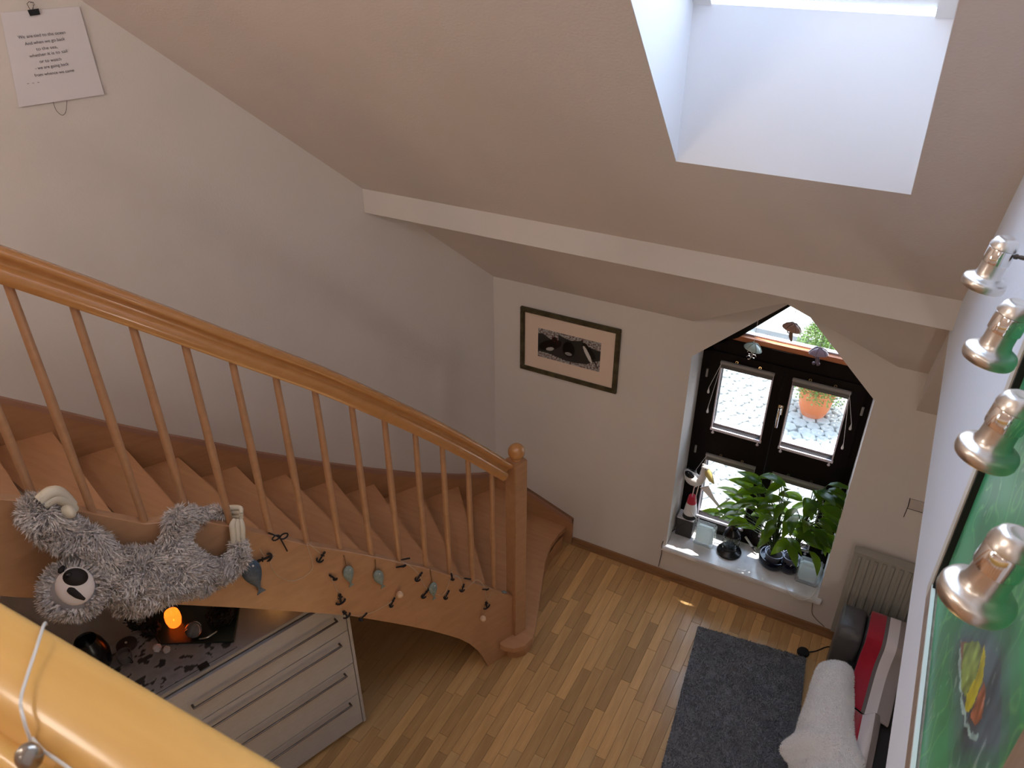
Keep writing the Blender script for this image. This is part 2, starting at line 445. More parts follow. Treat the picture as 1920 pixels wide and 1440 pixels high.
# outer frame bars
FD = 0.07
mb = MB()
mb.bb((ox0 - 0.02, YF, 0.27), (ox0 + 0.06, YF + FD, 1.97)); mb.bb((ox1 - 0.06, YF, 0.27), (ox1 + 0.02, YF + FD, 1.97)); mb.bb((ox0, YF, 0.27), (ox1, YF + FD, 0.37))
for sgn, xe in ((-1, ox0), (1, ox1)):
    w_ = 0.07
    iA, iB = (wx(1384, 634), wx(1495, 567)) if sgn < 0 else ((xe + 0.02, oz1 - .05), (apx, apz - .045))
    mb.prism([(xe + sgn * 0.02, YF, min(oz1 - .10, iA[1] - .12) if sgn < 0 else oz1 - .05), (iA[0], YF, iA[1]), (iB[0], YF, iB[1]), (apx, YF, apz + 0.05), (xe + sgn * 0.02, YF, oz1 + 0.05)] if sgn < 0 else [(xe + 0.02, YF, oz1 - .05), (apx, YF, apz - .045), (apx, YF, apz + 0.05), (xe + 0.02, YF, oz1 + 0.05)], (0, FD, 0))
mb.build('frame', DARKW, win)
tz0 = wx(1384, 634)[1]; tzr = 1.985
mb = MB(); mb.bb((ox0, YF, 1.86), (ox1, YF + FD, 1.975)); mb.build('transom', DARKW, win)
mb = MB(); mb.bb((ox0 + 0.05, YF + 0.012, 1.975), (ox1 - 0.04, YF + FD + 0.03, 2.010)); mb.build('transom_ledge', ORW, win)
mb = MB(); mb.bb((ox0 + 0.07, YF + 0.05, 2.010), (ox1 - 0.06, YF + FD + 0.02, 2.022)); mb.build('ledge_seal', WHITEP, win)
mb = MB(); mb.prism([(ox0 + 0.09, YF + 0.04, 2.0), (ox1 - 0.09, YF + 0.04, 2.0), (apx, YF + 0.04, apz - 0.07)], (0, 0.006, 0)); mb.build('gable_pane', GLASSM, win)
# pane rectangles (x0, x1, z0, z1)
UL = (wx(1346, 740)[0], wx(1438, 760)[0], wx(1380, 811)[1], wx(1400, 690)[1])
UR = (wx(1477, 772)[0], wx(1577, 795)[0], wx(1512, 847)[1], wx(1540, 722)[1])
lz1 = wx(1370, 863)[1]
hgt = UL[3] - UL[2]
zu0 = (UL[2] + UR[2]) / 2; zu1 = (UL[3] + UR[3]) / 2
LL = (wx(1318, 904)[0], UL[1], 0.42, lz1); x0l = UL[0]
LL = (UL[0], UL[1], 0.455, lz1); LR = (UR[0], UR[1], 0.455, lz1)
UL = (UL[0], UL[1], zu0, zu1); UR = (UR[0], UR[1], zu0, zu1)
xm = (UL[1] + UR[0]) / 2
print('PANES', UL, UR, LL, lz1)
for nm, (a, b), xs in (('left', (ox0 + 0.055, xm - 0.002), UL), ('right', (xm + 0.002, ox1 - 0.055), UR)):
    ya, yb = YF - 0.015, YF + 0.05
    sash = MB(); sash.bb((a, ya, 0.36), (xs[0], yb, 1.875)); sash.bb((xs[1], ya, 0.36), (b, yb, 1.875))
    sash.bb((xs[0], ya, 0.36), (xs[1], yb, LL[2])); sash.bb((xs[0], ya, LL[3]), (xs[1], yb, zu0)); sash.bb((xs[0], ya, zu1), (xs[1], yb, 1.875))
    so_ = sash.build('sash', DARKW, win)
    for z0_, z1_ in ((LL[2], LL[3]), (zu0, zu1)):
        g = MB(); g.bb((xs[0], YF + 0.015, z0_), (xs[1], YF + 0.021, z1_)); g.build('pane', GLASSM, so_)
        g = MB(); g.bb((xs[0], YF + 0.022, z0_), (xs[1], YF + 0.075, z0_ + 0.012)); g.build('glazing_bead', WHITEP, so_)
hx, hz = wx(1462, 775)
h = MB(); h.bb((hx - 0.016, YF - 0.025, hz - 0.00), (hx + 0.016, YF - 0.015, hz + 0.075)); h.tube([(hx, YF - 0.02, hz + 0.055), (hx, YF - 0.055, hz + 0.055), (hx - 0.002, YF - 0.058, hz + 0.03), (hx, YF - 0.055, hz - 0.085)], [0.010, 0.011, 0.011, 0.009], 8)
h.build('handle', CHROME, win, smooth=True)
for hz_ in (1.05, 1.70, 0.50):
    for x_ in (ox0 + 0.05, ox1 - 0.05):
        h = MB(); h.tube([(x_, YF - 0.024, hz_ - 0.03), (x_, YF - 0.024, hz_ + 0.03)], 0.008, 8); h.build('hinge', GREYM, win)
# marble sill
mb = MB(); mb.bb((ox0 - 0.03, YW - 0.035, 0.275), (ox1 + 0.03, YF + 0.02, 0.31)); struct('trim_3_sill', mb, MARB, bevel=0.006, smooth=True)

mb = MB(); mb.prism([(ox1 + .001, YW + .001, 0.31), (ox1 + .001, YF, 0.31), (ox1 - 0.010, YF, 0.31)], (0, 0, oz1 - 0.31)); struct('trim_4_reveal', mb, SHAFTM)
# ================================================================== GROUND OUTSIDE
ZO = -0.15
mb = MB(); mb.bb((-8, YW + 0.42, ZO - 0.3), (8, 14, ZO - 0.03))
gr = struct('floor_courtyard', mb, mat('courtyard_mortar', (0.13, 0.128, 0.125), 0.95))
COB = mat('pale_cobble', (0.25, 0.265, 0.26), 0.85, rnd=0.12, bump=0.4, bscale=30)


def cobble_mesh():
    m_ = MB(); n = 6; pts = []
    for k in range(n):
        a = 2 * math.pi * k / n + random.uniform(-0.15, 0.15); r = 0.5 * random.uniform(0.90, 1.04)
        pts.append((r * math.cos(a) * 1.05, r * math.sin(a) * 0.98, 0))
    low = [m_.bm.verts.new((p[0], p[1], -0.35)) for p in pts]; mid = [m_.bm.verts.new((p[0], p[1], -0.08)) for p in pts]
    top = [m_.bm.verts.new((p[0] * 0.84, p[1] * 0.84, 0)) for p in pts]
    for A, B in ((low, mid), (mid, top)):
        for k in range(n): m_.bm.faces.new((A[k], A[(k + 1) % n], B[(k + 1) % n], B[k]))
    m_.bm.faces.new(top)
    me = bpy.data.meshes.new('cobble'); m_.bm.to_mesh(me); m_.bm.free(); me.materials.append(COB); return me


cms = [cobble_mesh() for _ in range(6)]
cobs = []; cs = 0.132; row = 0
y = 5.0
while y < 9.1:
    x = -3.2 + (row % 2) * cs / 2
    while x < 1.6:
        yy = y + 0.10 * math.sin(x * 2.4); cobs.append((x + random.uniform(-.012, .012), yy + random.uniform(-.012, .012))); x += cs * 1.02
    y += cs * 0.87; row += 1
near = []; rest = MB()
for c in cobs:
    u, v = pj((c[0], c[1], ZO)); (near if (1300 < u < 1605 and 640 < v < 990) else rest.__dict__.setdefault('r', [])).append(c)
near.sort(key=lambda c: abs(c[0] + 0.7)); rest.r += near[298:]; near = near[:298]
for c in near:
    o = bpy.data.objects.new('cobble', random.choice(cms)); COL.objects.link(o); o.parent = gr; o.location = (c[0], c[1], ZO + random.uniform(-.004, .004))
    s_ = cs * random.uniform(1.08, 1.18); o.scale = (s_, s_, s_); o.rotation_euler = (0, 0, random.uniform(-.25, .25))
for c in rest.r:
    rest.lathe((c[0], c[1], ZO), [(cs * .50, -0.03), (cs * .50, -0.01), (cs * .43, 0)], seg=6)
o = rest.build('cobble_field', COB, gr); o['kind'] = 'stuff'
mb = MB(); mb.bb((-8, 9.25, ZO - 0.1), (8, 9.5, 3.2)); struct('wall_courtyard', mb, mat('cream_render', (0.75, 0.70, 0.60), 0.9))

# ================================================================== STAIRCASE
R1 = 0.165
stair = thing('staircase', 'winding beech staircase with round balusters, curved handrail and square newel post', 'staircase', (SO[0], SO[1], 0))
BS = [-2.334, -2.169, -2.003, -1.836, -1.671, -1.507, -1.340, -1.175, -1.006, -0.842, -0.674, -0.514, -0.350, -0.184]
ST_S = [-3.2, -2.86, -2.44, -2.33, -2.00, -1.836, -1.671, -1.507, -1.336, -1.172, -1.006, -0.845, -0.677, -0.522, -0.356, -0.194, -0.05]
ST_Z = [3.02, 3.02, 2.64, 2.565, 2.27, 2.21, 2.07, 1.915, 1.755, 1.622, 1.480, 1.336, 1.184, 1.025, 0.857, 0.688, 0.54]
SB_S = [-3.2, -2.86, -2.56, -2.27, -1.73, -1.207, -0.895, -0.70, -0.61, -0.50, -0.414, -0.35, -0.31, -0.278, -0.265, -0.05]
SB_Z = [2.76, 2.52, 2.22, 2.00, 1.587, 1.169, 0.873, 0.68, 0.582, 0.463, 0.345, 0.235, 0.14, 0.04, 0.0, 0.0]
ss = sorted(set([round(-2.95 + 0.0725 * i, 4) for i in range(41)] + [-0.31, -0.278, -0.265, -0.05])); ss = [s for s in ss if s <= -0.045]
mb = MB(); rows = []
for s in ss:
    zt = interp(s, ST_S, ST_Z); zb = interp(s, SB_S, SB_Z)
    rows.append([mb.bm.verts.new(SP(s, z, o_)) for z, o_ in ((zb, 0.025), (zt - .004, 0.025), (zt, 0.021), (zt, -0.021), (zt - .004, -0.025), (zb, -0.025))])
for A, B in zip(rows, rows[1:]):
    for k in range(6): mb.bm.faces.new((A[k], A[(k + 1) % 6], B[(k + 1) % 6], B[k]))
mb.bm.faces.new(rows[0]); mb.bm.faces.new(list(reversed(rows[-1])))
mb.build('outer_string', STW, stair)
# newel post and ball
hw = 0.048; Rz = Matrix(((SN[0], SU[0], 0), (SN[1], SU[1], 0), (0, 0, 1)))
mb = MB(); mb.box(SP(0, 0.82), (2 * hw, 2 * hw, 1.64), R=Rz); nw = mb.build('newel_post', STW, stair, bevel=0.004)
mb = MB(); mb.lathe(SP(0, 1.64), [(0.03, 0), (0.03, 0.006), (0.024, 0.012)], 20); mb.ball(SP(0, 1.64 + 0.056), 0.051, seg=28, rings=18); mb.build('newel_ball', STR, nw, smooth=True)
# handrail
RS = [-2.95, -2.55, -2.16, -1.806, -1.401, -1.087, -0.689, -0.45, -0.262, -0.045]
RZ = [4.09, 3.80, 3.506, 3.225, 2.890, 2.630, 2.263, 2.030, 1.836, 1.600]
path = catmull([SP(s, z + 0.030) for s, z in zip(RS, RZ)], 5)
prof = [(-0.034, -0.018), (-0.036, -0.006), (-0.030, 0.000), (-0.016, 0.003), (0, 0.003), (0.014, 0.002), (0.024, -0.001), (0.029, -0.008), (0.028, -0.015), (0.018, -0.021), (0.012, -0.028), (0.014, -0.036), (0.028, -0.040), (0.035, -0.046), (0.038, -0.056), (0.037, -0.068), (0.030, -0.077), (0, -0.079), (-0.031, -0.075), (-0.036, -0.062), (-0.026, -0.048), (-0.027, -0.030)]
prof = [(a * 1.12, b * 1.42) for a, b in prof]
mb = MB(); rings = []
for i, p in enumerate(path):
    t = (path[min(i + 1, len(path) - 1)] - path[max(i - 1, 0)]).normalized(); up_ = SNv.cross(t).normalized()
    if up_.z < 0: up_ = -up_
    rings.append([mb.bm.verts.new(p + SNv * a + up_ * b) for a, b in prof])
for A, B in zip(rings, rings[1:]):
    for k in range(len(prof)): mb.bm.faces.new((A[k], A[(k + 1) % len(prof)], B[(k + 1) % len(prof)], B[k]))
mb.bm.faces.new(rings[0]); mb.bm.faces.new(list(reversed(rings[-1])))
mb.build('handrail', STR, stair, smooth=True)
for s in [-2.83, -2.665, -2.50] + BS:
    z0 = interp(s, ST_S, ST_Z); z1 = interp(s, RS, RZ) - 0.09
    mb = MB(); L_ = z1 - z0
    mb.tube([SP(s, z0 - 0.02), SP(s, z0 + L_ * .06), SP(s, z0 + L_ * .5), SP(s, z0 + L_ * .94), SP(s, z1 + 0.02)], [0.0145, 0.015, 0.0175, 0.015, 0.0135], 12)
    mb.build('baluster', STW, stair, smooth=True)
# treads: nosing lines, wall end and string end
NOS = {13: None, 12: [(38, 927), (0, 868)], 11: [(215, 970), (150, 882)], 10: [(317, 935), (240, 848)], 9: [(413, 928), (338, 862)], 8: [(565, 998), (500, 933)], 7: [(617, 973), (567, 922)],
       6: [(720, 1020), (680, 970)], 5: [(784, 1024), (745, 970)], 4: [(833, 1020), (793, 935)], 3: [(905, 1080), (879, 985)]}
ends = {}
ZK = [0, .16, .32, .478, .636, .80, .965, 1.15, 1.34, 1.54, 1.745, 1.955, 2.16, 2.365, 2.57, 2.77, 2.97]


def line_plane(a, b, n, d):
    a = np.array(a); b = np.array(b); t = (d - n @ a) / (n @ (b - a)); return Vector(a + (b - a) * t)


for k, v in NOS.items():
    if not v: continue
    z = ZK[k]; a = P(2, z, *v[0]); b = P(2, z, *v[1])
    ends[k] = (line_plane(a, b, SN, SD - 0.024), line_plane(a, b, LN, LD + 0.02))
ends[2] = (Vector((SO[0] - 0.05, SO[1] + 0.0, ZK[2])), Vector((P(1, YW, 968, 905).x, YW - 0.02, ZK[2])))
for k in range(13, 17):
    s0, w0 = ends[k - 1]; e = (Vector(-SU * 0.165), Vector(-LU * 0.235))
    ends[k] = (Vector((s0.x + e[0].x, s0.y + e[0].y, ZK[k])), Vector((w0.x + e[1].x, w0.y + e[1].y, ZK[k])))
for k in ends: print('nosing', k, [round(v, 3) for v in ends[k][0]], [round(v, 3) for v in ends[k][1]])
for k in range(2, 16):
    a, b = ends[k]; c, d = ends[k + 1]; z = ZK[k]
    nd = (b - a).normalized(); back = Vector((nd.y, -nd.x, 0))
    if back.dot(c - a) < 0: back = -back
    # the tread's back corner is housed in the string: never past the point where the string's lower edge rises above it
    smin = interp(-(z - 0.07), [-q for q in SB_Z], SB_S); cb = c + back * 0.03
    sc_ = float(np.array(cb - SOv) @ SU)
    if sc_ < smin: cb = cb + SUv * (smin - sc_)
    pts = [a, b] + ([Vector((-2.535, YW - 0.02, 0))] if k == 2 else []) + [d + back * 0.03, cb]
    pts = [Vector((p.x, p.y, z - 0.04)) for p in pts]
    mb = MB(); mb.prism(pts, (0, 0, 0.04)); mb.build('tread', TRD, stair, bevel=0.006)
    r0 = a + back * 0.035; r1 = b + back * 0.035; z0 = ZK[k - 1]
    zs0 = max(z0, min(z - 0.06, interp(float(np.array(r0 - SOv) @ SU), SB_S, SB_Z) + 0.03))
    mb = MB(); mb.prism([(r0.x, r0.y, zs0), (r1.x, r1.y, z0), (r1.x, r1.y, z - 0.04), (r0.x, r0.y, z - 0.04)], back * 0.018); mb.build('riser', STW, stair)
# first tread: rounded front that wraps the post
fp = [(1060, 990), (1047, 1002), (1033, 1022), (1022, 1053), (1016, 1093), (1007, 1155), (1003, 1180), (998, 1197), (983, 1212), (962, 1217), (945, 1214), (937, 1209)]
pts = [P(2, R1, *q) for q in fp]
s2, w2 = ends[2]
bk = [Vector((SO[0] - 0.10, SO[1] - 0.02, R1)), Vector((s2.x - 0.06, s2.y + 0.05, R1)), Vector((w2.x - 0.06, w2.y, R1))]
poly = [Vector((pts[0].x, YW - 0.02, R1))] + pts + bk
poly = [Vector((p.x, min(p.y, YW - 0.02), R1 - 0.042)) for p in poly]
mb = MB(); mb.prism(poly, (0, 0, 0.042)); mb.build('tread', TRD, stair)
cen = sum(poly, Vector()) / len(poly)
rp = [];
for p, q in zip(pts, fp): d_ = (cen - p); d_.z = 0; d_.normalize(); rp.append(Vector((p.x, p.y, 0.0)) + d_ * 0.058)
rp = [Vector((min(p.x, 5), min(p.y, YW - 0.022), 0)) for p in rp]
mb = MB()
for p, q in zip(rp, rp[1:]):
    mb.prism([p, q, q + Vector((0, 0, R1 - 0.042)), p + Vector((0, 0, R1 - 0.042))], ((cen - p).x * 0.06, (cen - p).y * 0.06, 0))
mb.build('riser', SKIRT, stair)
# wall strings (skirting that follows the steps)
top = [(0, 743), (100, 766), (200, 790), (300, 811), (400, 829), (480, 846), (600, 865), (700, 878), (780, 886), (860, 889), (900, 887), (930, 883)]
tp = [LW(*q) for q in top]; e0 = tp[0] + (tp[0] - tp[3]) * 1.9; tp = [e0] + tp
tp[-1] = Vector((LC.x, LC.y, tp[-1].z))
off = Vector(LN) * 0.022
for nm, dzt, dzb, th, m_ in (('wall_string', -0.035, -0.40, 0.022, SKIRT), ('string_cap', 0, -0.035, 0.028, SKIRTC)):
    mb = MB(); rws = []
    for p in tp:
        o_ = Vector(LN) * th; zb = max(p.z + dzb, 0.0)
        rws.append([mb.bm.verts.new(q) for q in (Vector((p.x, p.y, p.z + dzt)), Vector((p.x, p.y, p.z + dzt)) + o_, Vector((p.x, p.y, zb)) + o_, Vector((p.x, p.y, zb)))])
    for A, B in zip(rws, rws[1:]):
        for k in range(4): mb.bm.faces.new((A[k], A[(k + 1) % 4], B[(k + 1) % 4], B[k]))
    mb.bm.faces.new(rws[0]); mb.bm.faces.new(list(reversed(rws[-1])))
    mb.build(nm, m_, stair)
zc = tp[-1].z; q1 = P(1, YW, 993, 918); q2 = P(1, YW, 1075, 972)
mb = MB(); mb.prism([(LC.x, YW, 0), (q2.x, YW, 0), (q2.x, YW, q2.z), (q1.x, YW, q1.z), (LC.x, YW, zc)], (0, -0.026, 0)); mb.build('wall_string', SKIRT, stair)
mb = MB(); mb.prism([(q2.x, YW, q2.z - 0.035), (q2.x, YW, q2.z), (q1.x, YW, q1.z), (LC.x, YW, zc), (LC.x, YW, zc - 0.035), (q1.x, YW, q1.z - 0.035)], (0, -0.032, 0)); mb.build('string_cap', SKIRTC, stair)

# gallery guard rail right under the camera
ZR = 3.9
gd = thing('gallery_railing', 'bright yellow varnished gallery handrail close to the viewer, lower left corner', 'railing', (-1.0, 0.2, ZF))
prof2 = [(0.2475, -0.022), (0.2455, -0.010), (0.238, -0.003), (0.218, 0.002), (0.195, 0.003), (0.178, 0.000), (0.168, -0.006), (0.163, -0.014), (0.159, -0.020), (0.155, -0.018), (0.150, -0.014), (0.142, -0.015), (0.136, -0.021), (0.133, -0.030), (0.129, -0.036), (0.125, -0.034), (0.116, -0.034), (0.108, -0.042), (0.106, -0.060), (0.115, -0.080), (0.150, -0.088), (0.20, -0.090), (0.240, -0.085), (0.2475, -0.060)]
mb = MB(); A = []; B = []
nseg = 14; rings = []
for i in range(nseg + 1):
    x = -2.72 + (XR + 2.72) * i / nseg; rings.append([mb.bm.verts.new((x, y, ZR + z)) for y, z in prof2])
for A, B in zip(rings, rings[1:]):
    for k in range(len(prof2)): mb.bm.faces.new((A[k], A[(k + 1) % len(prof2)], B[(k + 1) % len(prof2)], B[k]))
mb.bm.faces.new(rings[0]); mb.bm.faces.new(list(reversed(rings[-1])))
mb.build('handrail', RAILY, gd, smooth=True)
for i in range(20):
    x = -2.62 + i * 0.147
    mb = MB(); mb.tube([(x, 0.10, ZF), (x, 0.10, ZF + 0.45), (x, 0.16, ZR - 0.07)], 0.014, 10) if False else mb.tube([(x, 0.185, ZF), (x, 0.185, ZR - 0.08)], 0.013, 10)
    mb.build('baluster', STW, gd, smooth=True)
mb = MB(); mb.box((-2.78, 0.28, ZF + 0.55), (0.095, 0.095, 1.12)); mb.build('newel_post', STW, gd, bevel=0.004)
# string light looped over it
CLEAR = mat('clear_light_cord', (0.85, 0.86, 0.84), 0.12, trans=0.4, ior=1.4)
SIL = mat('silvery_bead', (0.30, 0.27, 0.24), 0.25, metal=0.9)


def RY_(px, py, z): return P(2, z, px, py)


sl = thing('fairy_light_cord', 'clear silvery fairy light cord looped over the yellow gallery handrail', 'light cord', RY_(50, 1300, ZR + 0.012))
cp = [RY_(86, 1172, ZR - 0.012), RY_(82, 1172, ZR + 0.004), RY_(68, 1215, ZR + 0.010), RY_(50, 1270, ZR + 0.010), RY_(38, 1315, ZR + 0.010), RY_(45, 1355, ZR + 0.006), RY_(55, 1385, ZR - 0.006), RY_(58, 1402, ZR - 0.014)]
mb = MB(); mb.tube(catmull(cp, 6), 0.0016, 8); mb.build('cord', CLEAR, sl, smooth=True)
cp = [RY_(60, 1385, ZR - 0.006), RY_(80, 1408, ZR - 0.002), RY_(105, 1425, ZR + 0.002), RY_(135, 1446, ZR + 0.004), RY_(200, 1490, ZR + 0.006)]
mb = MB(); mb.tube(catmull(cp, 6), 0.0015, 8); mb.build('cord', CLEAR, sl, smooth=True)
mb = MB(); mb.ball(RY_(54, 1420, ZR + 0.004), 0.0105, (1, 1, 1.25)); mb.build('bead', SIL, sl, smooth=True)


# ================================================================== DRESSER under the stairs
TD = math.radians(19.5); du = -Vector((math.sin(TD), math.cos(TD), 0)); dn = Vector((math.cos(TD), -math.sin(TD), 0))
db = P(2, 0.05, 683, 1348); db.z = 0; ZD = 1.21
Rd = Matrix(((du.x, dn.x, 0), (du.y, dn.y, 0), (0, 0, 1)))


def DP(l, z, d=0.0): return db + du * l + dn * d + Vector((0, 0, z))


LD_ = 1.30; DD = 0.47
dr = thing('chest_of_drawers', 'pale grey wood-grain chest of drawers with long bar handles under the stairs', 'dresser', DP(LD_ / 2, 0, -DD / 2))
mb = MB(); mb.box(DP(LD_ / 2, 0.05 + (ZD - 0.08) / 2, -DD / 2 - 0.011), (LD_, DD - 0.022, ZD - 0.08), R=Rd); mb.build('body', DRESS, dr)
mb = MB(); mb.box(DP(LD_ / 2, ZD - 0.0125, -DD / 2 + 0.0), (LD_ + 0.004, DD + 0.006, 0.025), R=Rd); mb.build('top_panel', mat('dresser_top_grey', (0.30, 0.29, 0.285), 0.6, var=0.05, vscale=20), dr, bevel=0.002)
mb = MB(); mb.box(DP(LD_ / 2, 0.026, -DD / 2 - 0.02), (LD_ - 0.04, DD - 0.08, 0.05), R=Rd); mb.build('plinth', BLACKM, dr)
mb = MB(); mb.box(DP(0.009, 0.05 + (ZD - 0.08) / 2, 0.003), (0.018, 0.028, ZD - 0.08), R=Rd); mb.build('side_panel', DRESS, dr)
zs = [0.055, 0.335, 0.62, 0.905, 1.175]; hzs = [0.300, 0.575, 0.840, 1.045]
for i in range(4):
    z0, z1 = zs[i], zs[i + 1] - 0.005
    mb = MB(); mb.box(DP(0.021 + (LD_ - 0.042) / 2, (z0 + z1) / 2, 0.004), (LD_ - 0.042, 0.020, z1 - z0), R=Rd); d_ = mb.build('drawer', DRESS, dr, bevel=0.0012)
    hz_ = hzs[i]; l0, l1 = 0.085, 0.915
    mb = MB(); mb.tube([DP(l0, hz_, 0.040), DP(l1, hz_, 0.040)], 0.0062, 8)
    for l_ in (l0 + 0.004, l1 - 0.004): mb.tube([DP(l_, hz_, 0.010), DP(l_, hz_, 0.043)], 0.0062, 8)
    mb.build('handle', HANDLE, d_, smooth=True)


def TOP(px, py, z=ZD): p = P(2, z, px, py); return p


# things on the dresser
GR = mat('dark_green_tray', (0.010, 0.020, 0.017), 0.35)
c4 = [TOP(437, 1206), TOP(449, 1137), TOP(250, 1120), TOP(300, 1210)]
mb = MB(); mb.prism([p + Vector((0, 0, 0.001)) for p in c4], (0, 0, 0.008))
cc = sum(c4, Vector()) / 4
mb = MB(); inner = [cc + (p - cc) * 0.94 for p in c4]
mb.prism([Vector((p.x, p.y, ZD + .001)) for p in c4], (0, 0, 0.006))
for i in range(4): mb.tube([Vector((c4[i].x, c4[i].y, ZD + .010)), Vector((c4[(i + 1) % 4].x, c4[(i + 1) % 4].y, ZD + .010))], 0.006, 6)
tag(mb.build('decor_tray', GR, None), 'dark green rectangular tray on the pale grey dresser, holding a burning candle', 'tray')
# candle glass
cpos = TOP(328, 1172, ZD + 0.009); CG = mat('amber_candle_glass', (1.0, 0.34, 0.06), 0.15, trans=0.5, emit=(1.0, 0.17, 0.015), estr=0.75)
ct = thing('candle_glass', 'glowing orange glass tea light holder on the dark tray below the plush animal', 'candle', cpos)
mb = MB(); mb.lathe(cpos, [(0.026, 0), (0.034, 0.010), (0.041, 0.045), (0.040, 0.075), (0.035, 0.094), (0.032, 0.093), (0.036, 0.074), (0.037, 0.045), (0.029, 0.014), (0.001, 0.006)], 20); mb.build('holder', CG, ct, smooth=True)
mb = MB(); mb.lathe(cpos + Vector((0, 0, 0.010)), [(0.019, 0), (0.019, 0.018), (0, 0.018)], 14); wax = mb.build('wax', mat('wax_white', (0.9, 0.8, 0.6), 0.5), ct)
mb = MB(); mb.lathe(cpos + Vector((0, 0, 0.030)), [(0.001, 0), (0.003, 0.004), (0.003, 0.008), (0, 0.015)], 10); mb.build('flame', mat('flame', (1, 0.7, 0.3), 0.5, emit=(1.0, 0.55, 0.15), estr=6), wax, smooth=True)
# glass ornaments
DG = mat('smoky_glass', (0.30, 0.30, 0.31), 0.08, trans=0.5, ior=1.45)
p = TOP(362, 1182, ZD + 0.05)
t = thing('glass_ball', 'smoky crackled glass ball beside the glowing candle on the tray', 'ornament', p)
mb = MB(); mb.ball(p, 0.042, seg=20, rings=14); mb.build('globe', DG, t, smooth=True)
mb = MB(); mb.lathe(p, [(0.020, -0.040), (0.026, -0.036), (0.010, -0.030)], 14); mb.build('foot', BLACK, t)
mb = MB()
for k in range(5):
    a = k * 1.3; mb.tube([p + Vector((0.043 * math.cos(a + q * .25) * math.cos(q * .3), 0.043 * math.sin(a + q * .25) * math.cos(q * .3), 0.043 * math.sin(q * .3))) for q in range(4)], 0.0012, 5)
mb.build('silver_thread', STEEL, t)
a0, a1, a2 = TOP(372, 1199, ZD + .012), TOP(388, 1196, ZD + .02), TOP(407, 1184, ZD + .012)
mb = MB(); mb.tube(catmull([a0, a1, a2], 6), [0.0015] + [0.004] * 11 + [0.001], 6); tag(mb.build('silver_leaf', STEEL, None, smooth=True), 'thin curved silver leaf lying on the dark tray right of the glass ball', 'ornament')
# black wreath of twigs around the tray objects
WB = mat('black_twigs', (0.012, 0.012, 0.013), 0.8)


def twigball(name, label, c, rx, ry, rz_, n, seed, m=WB, cat='decoration'):
    random.seed(seed); mb = MB()
    for i in range(n):
        a = random.uniform(0, 2 * math.pi); b_ = random.uniform(0, 2 * math.pi); q = []
        for k in range(4):
            a2 = a + k * 0.35
            q.append(c + Vector((rx * math.cos(a2) * random.uniform(.6, 1), ry * math.sin(a2) * random.uniform(.6, 1), abs(rz_ * math.sin(b_ + k * .3)) * random.uniform(.4, 1))))
        mb.tube(q, random.uniform(0.002, 0.0045), 5)
        l = q[random.randrange(4)]; d = Vector((random.uniform(-1, 1), random.uniform(-1, 1), random.uniform(-.1, 1))).normalized() * 0.03; w = d.cross(Vector((0, 0, 1))).normalized() * 0.008
        mb.face([l, l + d * .5 + w, l + d, l + d * .5 - w])
    return tag(mb.build(name, m, None), label, cat)


twigball('twig_wreath', 'tangled black twig wreath at the back right of the dark tray', TOP(415, 1158, ZD + .010), 0.075, 0.075, 0.07, 60, 3)
twigball('twig_bundle', 'black twig bundle behind the spotted cloth, left end of the dresser top', TOP(262, 1170, ZD + .005), 0.07, 0.06, 0.06, 40, 5)
twigball('twig_spray', 'dark leafy spray between the round dish and the tray', TOP(285, 1186, ZD + .005), 0.05, 0.05, 0.05, 36, 6)
# dark cloth + cup + plate at left
p = TOP(238, 1212, ZD)
t = thing('dark_dish', 'round dark dish with a small knob lying on the dresser near the handrail', 'dish', p)
mb = MB(); mb.lathe(p, [(0.045, 0.0), (0.052, 0.006), (0.050, 0.016), (0.02, 0.022), (0.0, 0.022)], 24); mb.build('lid', mat('dark_bronze', (0.05, 0.04, 0.035), 0.35, metal=0.5), t, smooth=True)
mb = MB(); mb.ball(p + Vector((0, 0, 0.026)), 0.006); mb.build('knob', STEEL, t, smooth=True)
p = TOP(236, 1240, ZD + 0.0)
t = thing('tea_glass', 'grey glass cup with a dark curved handle beside the round dark dish', 'cup', p)
mb = MB(); mb.lathe(p, [(0.030, 0), (0.036, 0.03), (0.037, 0.058), (0.034, 0.058), (0.032, 0.03), (0.0, 0.012)], 20); mb.build('bowl', DG, t, smooth=True)
mb = MB(); q = [p + Vector((0.036 + 0.022 * math.sin(a), 0.0, 0.03 + 0.02 * math.cos(a))) for a in [i * math.pi / 8 for i in range(9)]]; mb.tube(q, 0.003, 6); mb.build('handle', BLACK, t, smooth=True)
PU = mat('white_fluff', (0.62, 0.57, 0.57), 0.95, sheen=0.5)
for (x, y, r, lb) in ((294, 1216, .020, 'left one of the two white cotton pompoms on the dresser'), (312, 1219, .017, 'right one of the two white cotton pompoms on the dresser'), (190, 1212, .018, 'grey-white pompom beside the handrail, behind the round dark dish')):
    p = TOP(x, y, ZD + r * 0.95); mb = MB(); mb.ball(p, r, seg=16, rings=10)
    for v in mb.bm.verts: v.co += (v.co - p) * random.uniform(-.12, .22)
    tag(mb.build('pompom', PU, None, smooth=True), lb, 'pompom', 'pompoms on the dresser')
c4 = [TOP(150, 1150), TOP(255, 1150), TOP(300, 1200), TOP(345, 1250), TOP(300, 1290), TOP(120, 1250)]


def cloth_col(u, v):
    n = noise.noise(Vector((u * 9, v * 9, 3.1))) + 0.5 * noise.noise(Vector((u * 22, v * 22, 8.0)))
    return (0.03, 0.03, 0.032) if n > 0.30 else (0.26 + .06 * n, 0.25 + .06 * n, 0.25 + .06 * n)


